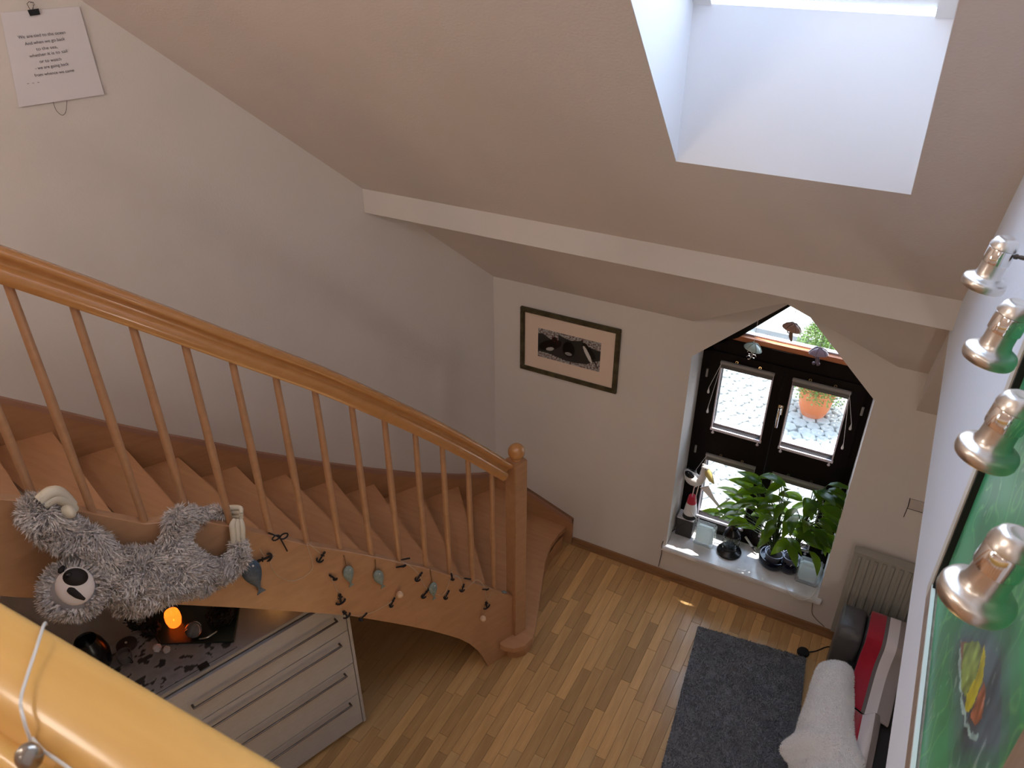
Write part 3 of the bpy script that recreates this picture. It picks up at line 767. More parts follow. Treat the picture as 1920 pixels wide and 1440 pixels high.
rnr = thing('table_runner', 'grey runner cloth with black blotches spread over the left of the dresser', 'cloth', DP(0.86, ZD + .002, -0.2))
art('cloth', DP(0.62, ZD + 0.0035, -0.42), du, dn, 0.62, 0.40, 90, 60, cloth_col, rnr, 0.9)
mb = MB(); mb.box(DP(0.93, ZD + 0.0015, -0.22), (0.62, 0.40, 0.003), R=Rd); mb.build('lining', BLACKM, rnr)
mb = MB(); mb.box(DP(0.80, ZD + 0.006, -0.02), (0.05, 0.035, 0.008), R=Rd); tag(mb.build('black_card', BLACKM, None), 'small black card at the dresser edge touching the yellow handrail', 'card')
mb = MB(); mb.lathe(DP(1.20, ZD, -0.36), [(0.05, 0), (0.08, 0.05), (0.085, 0.12), (0.07, 0.18), (0.05, 0.22), (0.045, 0.21), (0.06, 0.19), (0.0, 0.05)], 24)
tag(mb.build('black_vase', BLACK, None, smooth=True), 'squat black vase on the dresser beneath the head of the plush animal', 'vase')

# ================================================================== FRAMED BIRD PICTURE on the window wall
a = P(1, YW, 977.5, 574.5); b_ = P(1, YW, 1166, 616.5); c = P(1, YW, 977.5, 689)
px0, px1, pz1, pz0 = a.x, b_.x, (a.z + b_.z) / 2, c.z
pic = thing('bird_picture', 'framed wide black and white bird photograph with cream mat on the wall', 'picture', ((px0 + px1) / 2, YW - 0.012, (pz0 + pz1) / 2))
FRM = mat('mottled_green_brown_frame', (0.035, 0.028, 0.012), 0.5, wood=((0.10, 0.085, 0.045), (14, 14, 14)))
fw = 0.034
for (u0, u1, v0, v1) in ((px0, px1, pz1 - fw, pz1), (px0, px1, pz0, pz0 + fw), (px0, px0 + fw, pz0 + fw, pz1 - fw), (px1 - fw, px1, pz0 + fw, pz1 - fw)):
    mb = MB(); mb.bb((u0, YW - 0.024, v0), (u1, YW - 0.001, v1)); mb.build('frame_bar', FRM, pic, bevel=0.003)
mb = MB(); mb.bb((px0 + fw - 0.002, YW - 0.010, pz0 + fw - 0.002), (px1 - fw + 0.002, YW - 0.004, pz1 - fw + 0.002)); mb.build('mat_board', mat('cream_mat', (0.78, 0.63, 0.52), 0.8), pic)
a = P(1, YW, 1010, 614); b_ = P(1, YW, 1128, 642); c = P(1, YW, 1009, 667)
bw, bh = b_.x - a.x, a.z - c.z


def bird(u, v):
    x = u * bw / bh; ar = bw / bh; h1 = noise.noise(Vector((u * 40, v * 22, 1))); h2 = noise.noise(Vector((u * 90, v * 50, 5)))
    col = 0.03
    edge_t = 0.80 + 0.08 * math.sin(u * 9) - (0.10 if u > .75 else 0); edge_b = 0.16 + 0.06 * math.sin(u * 7 + 1) + (0.22 * (u - .8) / .2 if u > .8 else 0)
    if v > edge_t + 0.12 * (abs(u - .52) < .20) or (u < .33 and v > 0.93 - u * 1.1) or v < edge_b * 0.9 or (u > .74 and v > .80 - (u - .74) * .4):
        col = 0.30 + 0.35 * h1 + 0.25 * h2
        if h1 + h2 < -0.35: return (0.12, 0.02, 0.02)

    def el(cx, cy, rx, ry, ang=0):
        dx, dy = (u - cx) * ar, v - cy; c_, s_ = math.cos(ang), math.sin(ang); return ((dx * c_ + dy * s_) / rx) ** 2 + ((-dx * s_ + dy * c_) / ry) ** 2 < 1
    if el(.20, .50, .42, .17, .45) or el(.27, .72, .10, .10): col = 0.004
    if el(.20, .36, .14, .06, .35): col = 0.45
    if el(.50, .50, .20, .27): col = 0.003
    if el(.50, .35, .12, .055): col = 0.30
    if el(.80, .60, .30, .12, -1.05): col = 0.004
    if el(.80, .50, .30, .060, -1.05): col = 0.62
    if el(.86, .58, .22, .075, -.95): col = 0.004
    if el(.93, .26, .20, .02, -1.05): col = 0.004
    col = max(0.003, min(0.7, col)); return (col, col, col * 0.98)


art('photo_print', Vector((a.x, YW - 0.0106, c.z)), (1, 0, 0), (0, 0, 1), bw, bh, 150, 70, bird, pic, 0.35)

# ================================================================== POEM SHEET on the left wall
q00, q10, q11, q01 = LW(35, 202, 0.012), LW(195, 178, 0.012), LW(148, 13, 0.012), LW(0, 25, 0.012)
ps = thing('poem_sheet', 'white poster with a handwritten style poem hung by a black clip on the left wall', 'poster', (q00 + q10 + q11 + q01) / 4)
mb = MB(); mb.prism([q00, q10, q11, q01], Vector(LN) * -0.006); mb.build('paper', mat('white_paper', (0.74, 0.72, 0.76), 0.7), ps)
ex = (q10 - q00 + q11 - q01).normalized(); ez = Vector((0, 0, 1)); ey = Vector(LN)
TXT = mat('grey_ink', (0.10, 0.10, 0.12), 0.8)


def quad(u, v): return (q00 * (1 - u) + q10 * u) * (1 - v) + (q01 * (1 - u) + q11 * u) * v


def bil(px, py):   # picture point -> on the sheet
    return LW(px, py, 0.0135)


lines = [('We are tied to the ocean', (34, 74), (123, 64)), ('And when we go back', (47, 86), (122, 76)), ('to the sea,', (68, 96), (108, 91)), ('whether it is to sail', (55, 109), (126, 99)),
         ('or to watch', (74, 119), (115, 114)), ('- we are going back', (66, 132), (129, 123)), ('from whence we came', (65, 145), (139, 135)), ('- - -', (50, 160), (74, 157))]
for s_, p0, p1 in lines:
    A = bil(*p0); B = bil(*p1)
    fc = bpy.data.curves.new('verse', 'FONT'); fc.body = s_; fc.size = 0.02; fc.extrude = 0.0002
    fo = bpy.data.objects.new('verse_tmp', fc); COL.objects.link(fo); bpy.context.view_layer.update()
    dg = bpy.context.evaluated_depsgraph_get(); me = bpy.data.meshes.new_from_object(fo.evaluated_get(dg)); bpy.data.objects.remove(fo)
    wd_ = max(v.co.x for v in me.vertices); xdir = (B - A).normalized(); sc_ = (B - A).length / wd_; ysc = 0.020 / 0.02 * 0.95
    zdir = ey.cross(xdir).normalized()
    if zdir.z < 0: zdir = -zdir
    for v in me.vertices: v.co = A + xdir * (v.co.x * sc_) + zdir * (v.co.y * ysc) + ey * v.co.z - ORG[ps]
    me.materials.append(TXT); o = bpy.data.objects.new('verse', me); COL.objects.link(o); o.parent = ps
cl = LW(63, 20, 0.016)
bc = thing('binder_clip', 'black binder clip with thin wire arms gripping the top of the poem poster', 'clip', cl)
mb = MB(); k0, k1, k2, k3 = LW(51, 20, .02), LW(72, 17, .02), LW(75, 28, .02), LW(56, 31, .02); mb.prism([k0, k1, k2, k3], Vector(LN) * -0.008); mb.build('clamp', BLACK, bc, bevel=0.001)
mb = MB(); mb.tube([LW(x, y, .018) for x, y in ((56, 19), (50, 8), (54, 4), (61, 5), (62, 18))], 0.0016, 6); mb.tube([LW(x, y, .024) for x, y in ((60, 18), (64, 9), (62, 5), (56, 6))], 0.0014, 6); mb.build('wire_arms', HANDLE, bc)
mb = MB(); mb.tube(catmull([LW(x, y, .008) for x, y in ((99, 192), (105, 208), (116, 217), (123, 210), (125, 190))], 5), 0.0012, 5); tag(mb.build('thread_loop', mat('dark_thread', (0.08, 0.07, 0.06), 0.8), None), 'thin dark thread loop showing under the lower edge of the poem poster', 'thread')

# ================================================================== PAINTING on the right wall
XP = 0.222
pb = P(0, XP, 1738, 1101); pyf, pzb = pb.y, pb.z; pyn = P(0, XP, 1900, 1402).y - 0.05; pzt = pzb + 0.86
FRB = mat('brown_silver_frame', (0.27, 0.20, 0.155), 0.4, wood=((0.36, 0.29, 0.24), (60, 60, 6)))
FRL = mat('pale_frame_slip', (0.62, 0.60, 0.55), 0.4); FRK = mat('lip_shade_and_backing', (0.01, 0.01, 0.01), 0.6)  # black stands for shade on the far lip; also colours the backing
pt = thing('abstract_painting', 'large green abstract painting with a yellow leaf shape on the white right wall', 'painting', (XR - 0.01, (pyf + pyn) / 2, (pzb + pzt) / 2))
for nm, (y0, y1, z0, z1), m_ in (('frame_bar', (pyf - 0.040, pyf, pzb, pzt), FRL), ('frame_bar', (pyn, pyn + 0.05, pzb, pzt), FRB), ('frame_bar', (pyn + .05, pyf - 0.04, pzb, pzb + 0.042), FRB), ('frame_bar', (pyn + .05, pyf - .04, pzt - 0.05, pzt), FRB)):
    mb = MB(); mb.bb((XP, y0, z0), (XR - 0.001, y1, z1)); mb.build(nm, m_, pt)
mb = MB(); mb.bb((XP + 0.001, pyn + .05, pzb + 0.042), (XP + 0.009, pyf - 0.04, pzb + 0.046)); mb.build('white_slip', mat('white_slip', (0.80, 0.86, 0.84), 0.4), pt)
mb = MB(); mb.bb((XP + 0.003, pyf - 0.052, pzb + 0.028), (XR - 0.004, pyf - 0.0395, pzt - 0.05)); mb.build('shaded_slip', FRK, pt)  # shade on the far inner lip, painted as a black strip
mb = MB(); mb.bb((XR - 0.012, pyn + .04, pzb + 0.01), (XR - 0.004, pyf - 0.03, pzt - 0.02)); mb.build('backing', FRK, pt)
PW = (pyf - 0.045) - (pyn + 0.045); PH = pzt - pzb - 0.07
yy0 = pyf - 0.045; zz0 = pzb + 0.03


def uvp(px, py): p = P(0, XR - 0.013, px, py); return ((yy0 - p.y) / PW, (p.z - zz0) / PH)


leafA = [uvp(*q) for q in ((1806, 1209), (1831, 1200), (1841, 1217), (1831, 1268), (1809, 1308), (1802, 1291), (1803, 1240))]
leafB = [uvp(*q) for q in ((1845, 1209), (1849, 1229), (1843, 1274), (1826, 1320), (1814, 1339), (1809, 1331), (1811, 1305), (1831, 1268), (1842, 1223))]
leafC = [uvp(*q) for q in ((1845, 1274), (1848, 1297), (1840, 1348), (1826, 1362), (1817, 1348), (1826, 1322), (1840, 1291))]
leafD = [uvp(*q) for q in ((1800, 1206), (1814, 1206), (1806, 1240), (1802, 1275))]
rim = [uvp(*q) for q in ((1797, 1215), (1803, 1210), (1801, 1290), (1806, 1315), (1812, 1345), (1822, 1366), (1834, 1385), (1830, 1395), (1812, 1362), (1802, 1325), (1797, 1290))]
body = [uvp(*q) for q in ((1795, 1180), (1815, 1160), (1870, 1160), (1892, 1200), (1896, 1300), (1890, 1440), (1790, 1440), (1790, 1300), (1788, 1220))]


def inpoly(u, v, P_):
    r = False; j = len(P_) - 1
    for i in range(len(P_)):
        if (P_[i][1] > v) != (P_[j][1] > v) and u < (P_[j][0] - P_[i][0]) * (v - P_[i][1]) / (P_[j][1] - P_[i][1]) + P_[i][0]: r = not r
        j = i
    return r


def paintc(u, v):
    n1 = noise.noise(Vector((u * 4, v * 4, 0))); n2 = noise.noise(Vector((u * 13, v * 9, 4))); n3 = noise.noise(Vector((u * 45 + n1 * 3, v * 30, 9)))
    c = np.array([0.035, 0.20, 0.085]) * (1 + 0.45 * n1 + 0.25 * n2)
    w = max(0, 1 - abs(n2 * 2.2 + n1 + .05) * 7); c = c + np.array([.10, .22, .05]) * w * .6
    c = c + np.array([.02, .07, .09]) * max(0, (.30 - u)) * 1.3
    nu, nv = u + 0.005 * n3, v + 0.006 * n2
    st = noise.noise(Vector((u * 30, v * 5, 2)))
    hb = 0
    for q in range(6):
        hb += inpoly(nu + .028 * math.cos(q), nv + .05 * math.sin(q), body)
    hb /= 6.0; c = c * (1 - hb) + hb * np.array([0.055, 0.090, 0.115]) * (1 + 0.7 * n2 + 0.5 * st + .3 * n3)
    if inpoly(u + .012 * n2, v + .012 * n3, rim): c = np.array([0.22, 0.34, 0.33]) * (1 + .8 * st)
    if inpoly(nu, nv, leafD): c = np.array([0.16, 0.08, 0.06])
    if inpoly(nu, nv, leafC): c = np.array([0.26, 0.10, 0.055]) * (1 + .8 * n3 + .5 * st)
    if inpoly(nu, nv, leafA): c = np.array([0.17, 0.25, 0.07]) * (1 + .6 * n3 + .6 * st)
    if inpoly(nu, nv, leafB): c = np.array([0.36, 0.34, 0.03]) * (1 + .5 * n3 + .5 * st)
    if n3 > 0.50 and abs(n1) < .22: c = c + .10
    return tuple(np.clip(c * 1.5, 0.004, 0.9))


art('canvas', Vector((XR - 0.013, yy0, zz0)), (0, -1, 0), (0, 0, 1), PW, PH, 240, 200, paintc, pt, 0.35)
# artist's scribble up the lower left edge of the canvas
mb = MB(); sq = []
for i, (x, y) in enumerate(((1747, 1128), (1744, 1134), (1749, 1139), (1744, 1146), (1750, 1150), (1745, 1156), (1741, 1160), (1748, 1162), (1744, 1170), (1749, 1174), (1743, 1181), (1746, 1188))): sq.append(P(0, XR - 0.0142, x, y))
mb.tube(sq, 0.0006, 5); mb.build('signature', mat('pale_green_paint', (0.30, 0.50, 0.42), 0.5), pt)

# ================================================================== FOUR SPOTLIGHTS on the right wall
lamps = [((1832, 1116), 0.143, 'nearest and largest nickel spotlight, in front of the green painting'), ((1851, 847), 0.115, 'second nearest nickel spotlight, overlapping the shade-black upper frame edge of the painting'),
         ((1856, 665), 0.098, 'third nickel spotlight from the viewer, beside the beam end'), ((1845, 530), 0.080, 'farthest and smallest nickel spotlight, nearest the sloped ceiling')]
for (q, wpx, lb) in lamps:
    dep = 0.85 * 0.1475 / wpx * 1.0
    r = ray(*q); c = Vector(CAM + r * dep)      # centre of the flared rim
    k = 0.0412; AX = Vector((0.16, 0.02, 1)).normalized()
    c = c - AX * 0.010
    t = thing('spotlight', 'brushed ' + lb, 'spotlight', c, 'wall spotlights above the painting')
    pr = [(0.000, 0.006), (k * .80, 0.003), (k * .96, -0.001), (k * 1.0, 0.003), (k * 1.0, k * .30), (k * .96, k * .40), (k * .84, k * .48), (k * .66, k * .56), (k * .60, k * .66), (k * .56, k * .84), (k * .55, k * 1.30)]
    mb = MB(); mb.lathe(c, pr, 36, axis=AX); mb.build('shade', STEEL, t, smooth=True)
    mb = MB(); mb.lathe(c, [(k * .56, k * 1.30), (k * .61, k * 1.33), (k * .61, k * 2.02), (k * .59, k * 2.05)], 36, axis=AX); mb.build('chrome_collar', CHROME, t, smooth=True)
    mb = MB(); mb.lathe(c, [(k * .58, k * 2.05), (k * .63, k * 2.09), (k * .61, k * 2.22), (k * .50, k * 2.48), (k * .34, k * 2.60), (k * .25, k * 2.58), (0, k * 2.56)], 36, axis=AX); mb.build('cap', STEEL, t, smooth=True)
    ax = c + AX * (k * 1.75) + Vector((k * .55, 0, 0)); arm0 = Vector((XR, c.y + 0.0, ax.z - .004))
    mb = MB(); mb.tube([ax, ax + Vector((0.008, 0, 0))], 0.0055, 8); mb.tube([ax + Vector((0.006, 0, 0)), ax + Vector((0.014, 0, 0))], 0.0038, 8); mb.tube([ax + Vector((0.012, 0, 0)), arm0], 0.0045, 8); mb.tube([arm0 - Vector((0.006, 0, 0)), arm0], 0.022, 16)
    mb.build('arm', HANDLE, t, smooth=True)

# ================================================================== RADIATOR, wall box
RADM = mat('radiator_enamel', (0.36, 0.35, 0.31), 0.5)
rx0 = 0.165; rzb, rzt = 0.14, 0.895; ry1 = YW - 0.035; ry0 = YW - 0.105
rd = thing('radiator', 'grey-beige ribbed panel radiator on the window wall behind the sofa', 'radiator', (rx0 + 0.45, ry0, rzb))
mb = MB(); mb.bb((rx0, ry0 + 0.012, rzb), (rx0 + 0.92, ry1 - 0.01, rzt - .012)); mb.build('panel', RADM, rd)
mb = MB(); mb.bb((rx0 - .004, ry0 + .004, rzt - 0.012), (rx0 + .924, ry1 - .002, rzt)); mb.build('top_grille', RADM, rd)
for i in range(18):
    x = rx0 + 0.022 + i * 0.0505; mb = MB(); mb.prism([(x, ry0 + .013, rzb + .02), (x + .008, ry0, rzb + .02), (x + .022, ry0, rzb + .02), (x + .030, ry0 + .013, rzb + .02)], (0, 0, rzt - rzb - .05)); mb.build('rib', RADM, rd)
mb = MB(); mb.tube([(rx0 + .06, ry0 + .03, rzb), (rx0 + .06, ry0 + .03, 0.0)], 0.009, 8); mb.tube([(rx0 + .86, ry0 + .03, rzb), (rx0 + .86, ry0 + .03, 0.0)], 0.009, 8); mb.build('pipes', RADM, rd, smooth=True)
mb = MB()
for z_ in (rzb + 0.15, rzt - 0.12): mb.bb((rx0 + .1, ry1 - 0.012, z_), (rx0 + .16, YW, z_ + .04)); mb.bb((rx0 + .76, ry1 - 0.012, z_), (rx0 + .82, YW, z_ + .04))
mb.build('bracket', RADM, rd)
tb = thing('cable_junction_box', 'flat wall-coloured box with a thin dark cable above the radiator', 'junction box', (0.42, YW - .01, 1.3))
mb = MB(); mb.bb((0.378, YW - 0.016, 1.285), (0.50, YW - 0.0005, 1.352)); mb.build('cover', mat('box_cover', (0.55, 0.50, 0.46), 0.7), tb, bevel=0.002)
mb = MB(); mb.tube([(0.372, YW - .004, 1.353), (0.376, YW - .004, 1.285), (0.372, YW - .004, 1.20)], 0.0022, 6); mb.tube([(0.375, YW - .018, 1.283), (0.50, YW - .018, 1.283)], 0.0014, 6); mb.build('cable', BLACKM, tb)

# ================================================================== SOFA, blankets, rug
LEA = mat('dark_grey_leather', (0.085, 0.082, 0.085), 0.33, bump=0.5, bscale=120)
LEB = mat('black_leather_seat', (0.010, 0.010, 0.011), 0.55)
sf = thing('sofa', 'dark grey leather sofa at the right below the white wall', 'sofa', (0.7, 3.2, 0.0))
SY1 = 4.20; SX0 = 0.185


def rbox(a, b, bev, name, m, par, seg=4):
    mb = MB(); mb.bb(a, b)
    bmesh.ops.bevel(mb.bm, geom=mb.bm.edges[:], offset=bev, segments=seg, affect='EDGES', clamp_overlap=True)
    return mb.build(name, m, par, smooth=True)


def roll(x0, x1, y0, y1, zb, zt, r, name):
    n_ = 8; pr_ = [(y0, zb)] + [(y0 + r - r * math.cos(a), zt - r + r * math.sin(a)) for a in [i * math.pi / 2 / n_ for i in range(n_ + 1)]] + [(y1 - r + r * math.sin(a), zt - r + r * math.cos(a)) for a in [i * math.pi / 2 / n_ for i in range(n_ + 1)]] + [(y1, zb)]
    e_ = .022; mb = MB(); rg_ = []
    cy_, cz_ = (y0 + y1) / 2, (zb + zt) / 2
    for x_, k_ in ((x0, .86), (x0 + e_ * .3, .94), (x0 + e_, 1), (x1 - e_, 1), (x1 - e_ * .3, .97), (x1, .90)):
        rg_.append([mb.bm.verts.new((x_, cy_ + (y_ - cy_) * k_, cz_ + (z_ - cz_) * (k_ if z_ > cz_ else 1))) for y_, z_ in pr_])
    for A, B in zip(rg_, rg_[1:]):
        for k in range(len(pr_)): mb.bm.faces.new((A[k], A[(k + 1) % len(pr_)], B[(k + 1) % len(pr_)], B[k]))
    mb.bm.faces.new(rg_[0]); mb.bm.faces.new(list(reversed(rg_[-1])))
    return mb.build(name, LEA, sf, smooth=True)


roll(SX0, SX0 + 0.150, SY1 - 0.28, SY1, 0.05, 0.605, 0.075, 'arm_front_roll')
roll(SX0 + 0.153, 1.25, SY1 - 0.265, SY1 - 0.01, 0.05, 0.590, 0.055, 'arm')
rbox((SX0 + 0.10, 1.6, 0.06), (1.25, SY1 - 0.26, 0.30), 0.03, 'base', LEB, sf)
rbox((SX0 + 0.06, 2.75, 0.26), (1.05, SY1 - 0.275, 0.42), 0.05, 'seat_cushion', LEB, sf)
rbox((SX0 + 0.06, 1.62, 0.26), (1.05, 2.74, 0.42), 0.05, 'seat_cushion', LEB, sf)
rbox((1.0, 1.6, 0.25), (1.28, SY1 - 0.05, 0.82), 0.08, 'backrest', LEB, sf)
for x, y in ((0.34, 1.7), (0.34, 4.0), (1.2, 1.7), (1.2, 4.1)):
    mb = MB(); mb.tube([(x, y, 0), (x, y, 0.07)], 0.022, 10); mb.build('foot', BLACKM, sf)


def sheet(name, rows, th, m, label, cat, parent=None, mats=None, colfn=None, sub=1):
    # rows: list of rows of points (same length) -> thick soft sheet, optionally split in strips of colour
    me_b = MB(); R_ = [[me_b.bm.verts.new(p) for p in r] for r in rows]
    for j in range(len(R_) - 1):
        for i in range(len(R_[0]) - 1):
            f = me_b.bm.faces.new((R_[j][i], R_[j][i + 1], R_[j + 1][i + 1], R_[j + 1][i]))
            if colfn: f.material_index = colfn(i / (len(R_[0]) - 1), j / (len(R_) - 1))
    o = me_b.build(name, m, parent, smooth=True)
    s = o.modifiers.new('solid', 'SOLIDIFY'); s.thickness = th; s.offset = 0
    s = o.modifiers.new('sub', 'SUBSURF'); s.levels = sub; s.render_levels = sub
    if label: tag(o, label, cat)
    return o


# striped blanket over the far arm (red / grey / white / grey stripes), falling to the seat and running along it
RED = mat('deep_red_blanket', (0.38, 0.008, 0.03), 0.95, sheen=0.4, bump=0.6, bscale=200); GRB = mat('grey_blanket_stripe', (0.16, 0.15, 0.15), 0.95, bump=0.6, bscale=200)
WHB = mat('offwhite_blanket_stripe', (0.72, 0.68, 0.70), 0.95, bump=0.6, bscale=200); TPB = mat('taupe_blanket_stripe', (0.30, 0.26, 0.25), 0.95, bump=0.6, bscale=200)
rows = []
NB = 24
xs0, xs1 = 0.352, 0.600
prof = [(SY1 - 0.035, 0.42), (SY1 + 0.004, 0.56), (SY1 - 0.02, 0.600), (SY1 - 0.10, 0.607), (SY1 - 0.20, 0.607), (SY1 - 0.262, 0.598), (SY1 - 0.285, 0.56), (SY1 - 0.305, 0.50), (SY1 - 0.37, 0.445), (SY1 - 0.48, 0.432), (SY1 - 0.60, 0.430), (SY1 - 0.70, 0.432)]
prof = prof[2:]
for j, (yy, zz) in enumerate(prof):
    row = []
    for i in range(NB + 1):
        u = i / NB; x = xs0 + (xs1 - xs0) * u
        bul = 0.012 * math.sin(u * 9 + j * .7) * (j > 4); sh = -0.045 * max(0, j - 4) / 7
        row.append((x + sh, yy - (0.12 * (u - .5) * (j > 6) * (j - 6) / 5), zz + bul * 0.6 + 0.004))
    rows.append(row)
sheet('striped_blanket', rows, 0.012, [RED, GRB, WHB, TPB], 'striped blanket, red, grey and off-white, draped over the far arm of the sofa', 'blanket', colfn=lambda u, v: 0 if u < .34 else 1 if u < .42 else 2 if u < .70 else 3)
rows = []
for j in range(16):
    t_ = j / 15; yy = SY1 - 0.71 - t_ * 1.2; row = []
    for i in range(NB + 1):
        u = i / NB; x = 0.300 + 0.13 * u - 0.03 * t_ + .22 * u * t_ * 0
        x = 0.345 + 0.18 * u - 0.015 * t_
        row.append((x, yy + .05 * u, 0.440 + 0.016 * math.sin(u * 10 + t_ * 4) + .010 * math.sin(t_ * 13)))
    rows.append(row)
sheet('folded_blanket', rows, 0.012, [RED, WHB, TPB], 'folded wine red and white blanket lying along the black sofa seat', 'blanket', colfn=lambda u, v: 0 if u < .42 else 1 if u < .78 else 2)


def tufts(name, ob, n, L, wd_, m, parent, curl=0.5, seed=1, down=0.0, seg=2, filt=None, dirv=None, lay=1.0):
    random.seed(seed); dg = bpy.context.evaluated_depsgraph_get(); bpy.context.view_layer.update()
    obs = ob if isinstance(ob, list) else [ob]
    tri = []; area = []
    for o_ in obs:
        e = o_.evaluated_get(dg); me = e.to_mesh(); me.calc_loop_triangles(); Mx = o_.matrix_world
        for t in me.loop_triangles:
            a, b, c = [Mx @ me.vertices[i].co for i in t.vertices]; nn = (b - a).cross(c - a); ar = nn.length
            if ar < 1e-12: continue
            if filt and not filt((a + b + c) / 3, nn / ar): continue
            tri.append((a, b, c, nn / ar)); area.append(ar)
        e.to_mesh_clear()
    cum = np.cumsum(area); verts = []; faces = []
    for q in range(n):
        a, b, c, nn = tri[min(len(tri) - 1, int(np.searchsorted(cum, random.random() * cum[-1])))]
        r1 = random.random() ** .5; r2 = random.random(); p = a * (1 - r1) + b * (r1 * (1 - r2)) + c * (r1 * r2)
        fl_ = noise.noise_vector(p * 14) * curl * 1.6 + Vector((random.uniform(-1, 1), random.uniform(-1, 1), random.uniform(-1, 1))) * curl * 0.55 + Vector((0, 0, -down))
        if dirv is not None: fl_ = fl_ + dirv
        d = (nn * lay + fl_).normalized(); l = L * random.uniform(.6, 1.2); side = d.cross(Vector((random.uniform(-1, 1), random.uniform(-1, 1), random.uniform(-1, 1)))).normalized() * wd_ * random.uniform(.7, 1.3)
        bend = (fl_ - nn * .3) * l * .5; base = len(verts)
        if seg == 1:
            verts += [p - side, p + side, p + d * l]; faces.append((base, base + 1, base + 2))
        else:
            m1 = p + d * l * .5; m2 = p + d * l + bend * .6
            verts += [p - side, p + side, m1 - side * .8, m1 + side * .8, m2]; faces += [(base, base + 1, base + 3, base + 2), (base + 2, base + 3, base + 4)]
    o0 = ORG.get(parent, Vector()) if parent is not None else Vector()
    me = bpy.data.meshes.new(name); me.from_pydata([tuple(Vector(v) - o0) for v in verts], [], faces); me.materials.append(m)
    for p_ in me.polygons: p_.use_smooth = True
    o = bpy.data.objects.new(name, me); COL.objects.link(o)
    if parent is not None: o.parent = parent
    o['kind'] = 'stuff'; return o


# white fluffy throw over the sofa's front edge
fluf = mat('white_fleece', (0.90, 0.90, 0.91), 0.95, sheen=0.5, bump=0.5, bscale=160)
th = thing('fluffy_throw', 'white fluffy fleece throw hanging over the front edge of the sofa seat', 'blanket', (0.22, 3.35, 0.47))
rows = []
cr_ = [((1492, 1440), (1625, 1440)), ((1458, 1418), (1612, 1418)), ((1462, 1396), (1603, 1396)), ((1492, 1380), (1598, 1378)), ((1494, 1362), (1597, 1352)), ((1508, 1330), (1598, 1320)), ((1518, 1295), (1597, 1290)), ((1528, 1262), (1597, 1264)), ((1540, 1246), (1592, 1254))]
ctr = [P(2, 0.50, (a[0] + b[0]) / 2, (a[1] + b[1]) / 2) for a, b in cr_]
for j, (a, b) in enumerate(cr_):
    zL = [0.24, .26, .30, .34, .36, .38, .40, .42, .44][j]
    A = P(2, zL, *a); B = P(2, 0.455, *b); row = []
    for i in range(13):
        u = i / 12; p = A.lerp(B, u); hump = math.sin(math.pi * u) ** .7 * (0.10 if j < 8 else .04)
        if j in (2, 3): hump += 0.03 * math.exp(-((u - .3) / .15) ** 2)
        if j == 3: hump -= .035 * (u < .6)
        row.append(Vector((p.x, p.y, p.z + hump * .9)))
    rows.append(row)
ex_ = [Vector((p.x - 0.02, p.y - 0.35, p.z)) for p in rows[0]]
fs = sheet('fleece', [ex_] + rows, 0.03, fluf, None, None, parent=None, sub=2)
fs.parent = th; fs.matrix_parent_inverse = Matrix.Translation(-Vector(th.location))
bpy.context.view_layer.update()
tufts('pile', fs, 26000, 0.010, 0.0017, fluf, th, curl=0.7, seed=4, filt=lambda c, n: n.z > -.2, seg=1)

# rug
RUGM = mat('charcoal_rug', (0.20, 0.205, 0.225), 0.95)
r1_ = P(2, 0.012, 1308, 1175); r2_ = P(2, 0.012, 1511, 1235); ru = (r2_ - r1_).normalized(); rv = Vector((ru.y, -ru.x, 0))
rl = (r2_ - r1_).length; rwid = 1.95
rg = thing('rug', 'charcoal grey shaggy rug on the parquet in front of the sofa', 'rug', (r1_ + ru * rl / 2 + rv * rwid / 2) * 1.0)
rg.location.z = 0; ORG[rg] = Vector(rg.location)
mb = MB(); mb.prism([Vector((p.x, p.y, 0.001)) for p in (r1_, r2_ + ru * .0, r2_ + rv * rwid, r1_ + rv * rwid)], (0, 0, 0.014)); rb = mb.build('backing', RUGM, rg)
tufts('pile', rb, 52000, 0.013, 0.0026, RUGM, rg, curl=0.9, seed=9, filt=lambda c, n: n.z > .5, seg=1)
# foot switch puck with cable
pk = P(2, 0.02, 1506, 1222)
t = thing('floor_light_switch', 'small round black foot switch with a short cable on the parquet by the sofa', 'switch', (pk.x, pk.y, 0))
mb = MB(); mb.lathe((pk.x, pk.y, 0), [(0.040, 0), (0.042, 0.010), (0.036, 0.024), (0, 0.027)], 24); mb.build('button', BLACKM, t, smooth=True)
e_ = P(2, 0.005, 1549, 1214); mb = MB(); mb.tube(catmull([Vector((pk.x, pk.y, .01)), P(2, .006, 1528, 1222), e_, Vector((e_.x + .06, e_.y + .03, .006))], 5), 0.0045, 6); mb.build('cable', BLACKM, t, smooth=True)

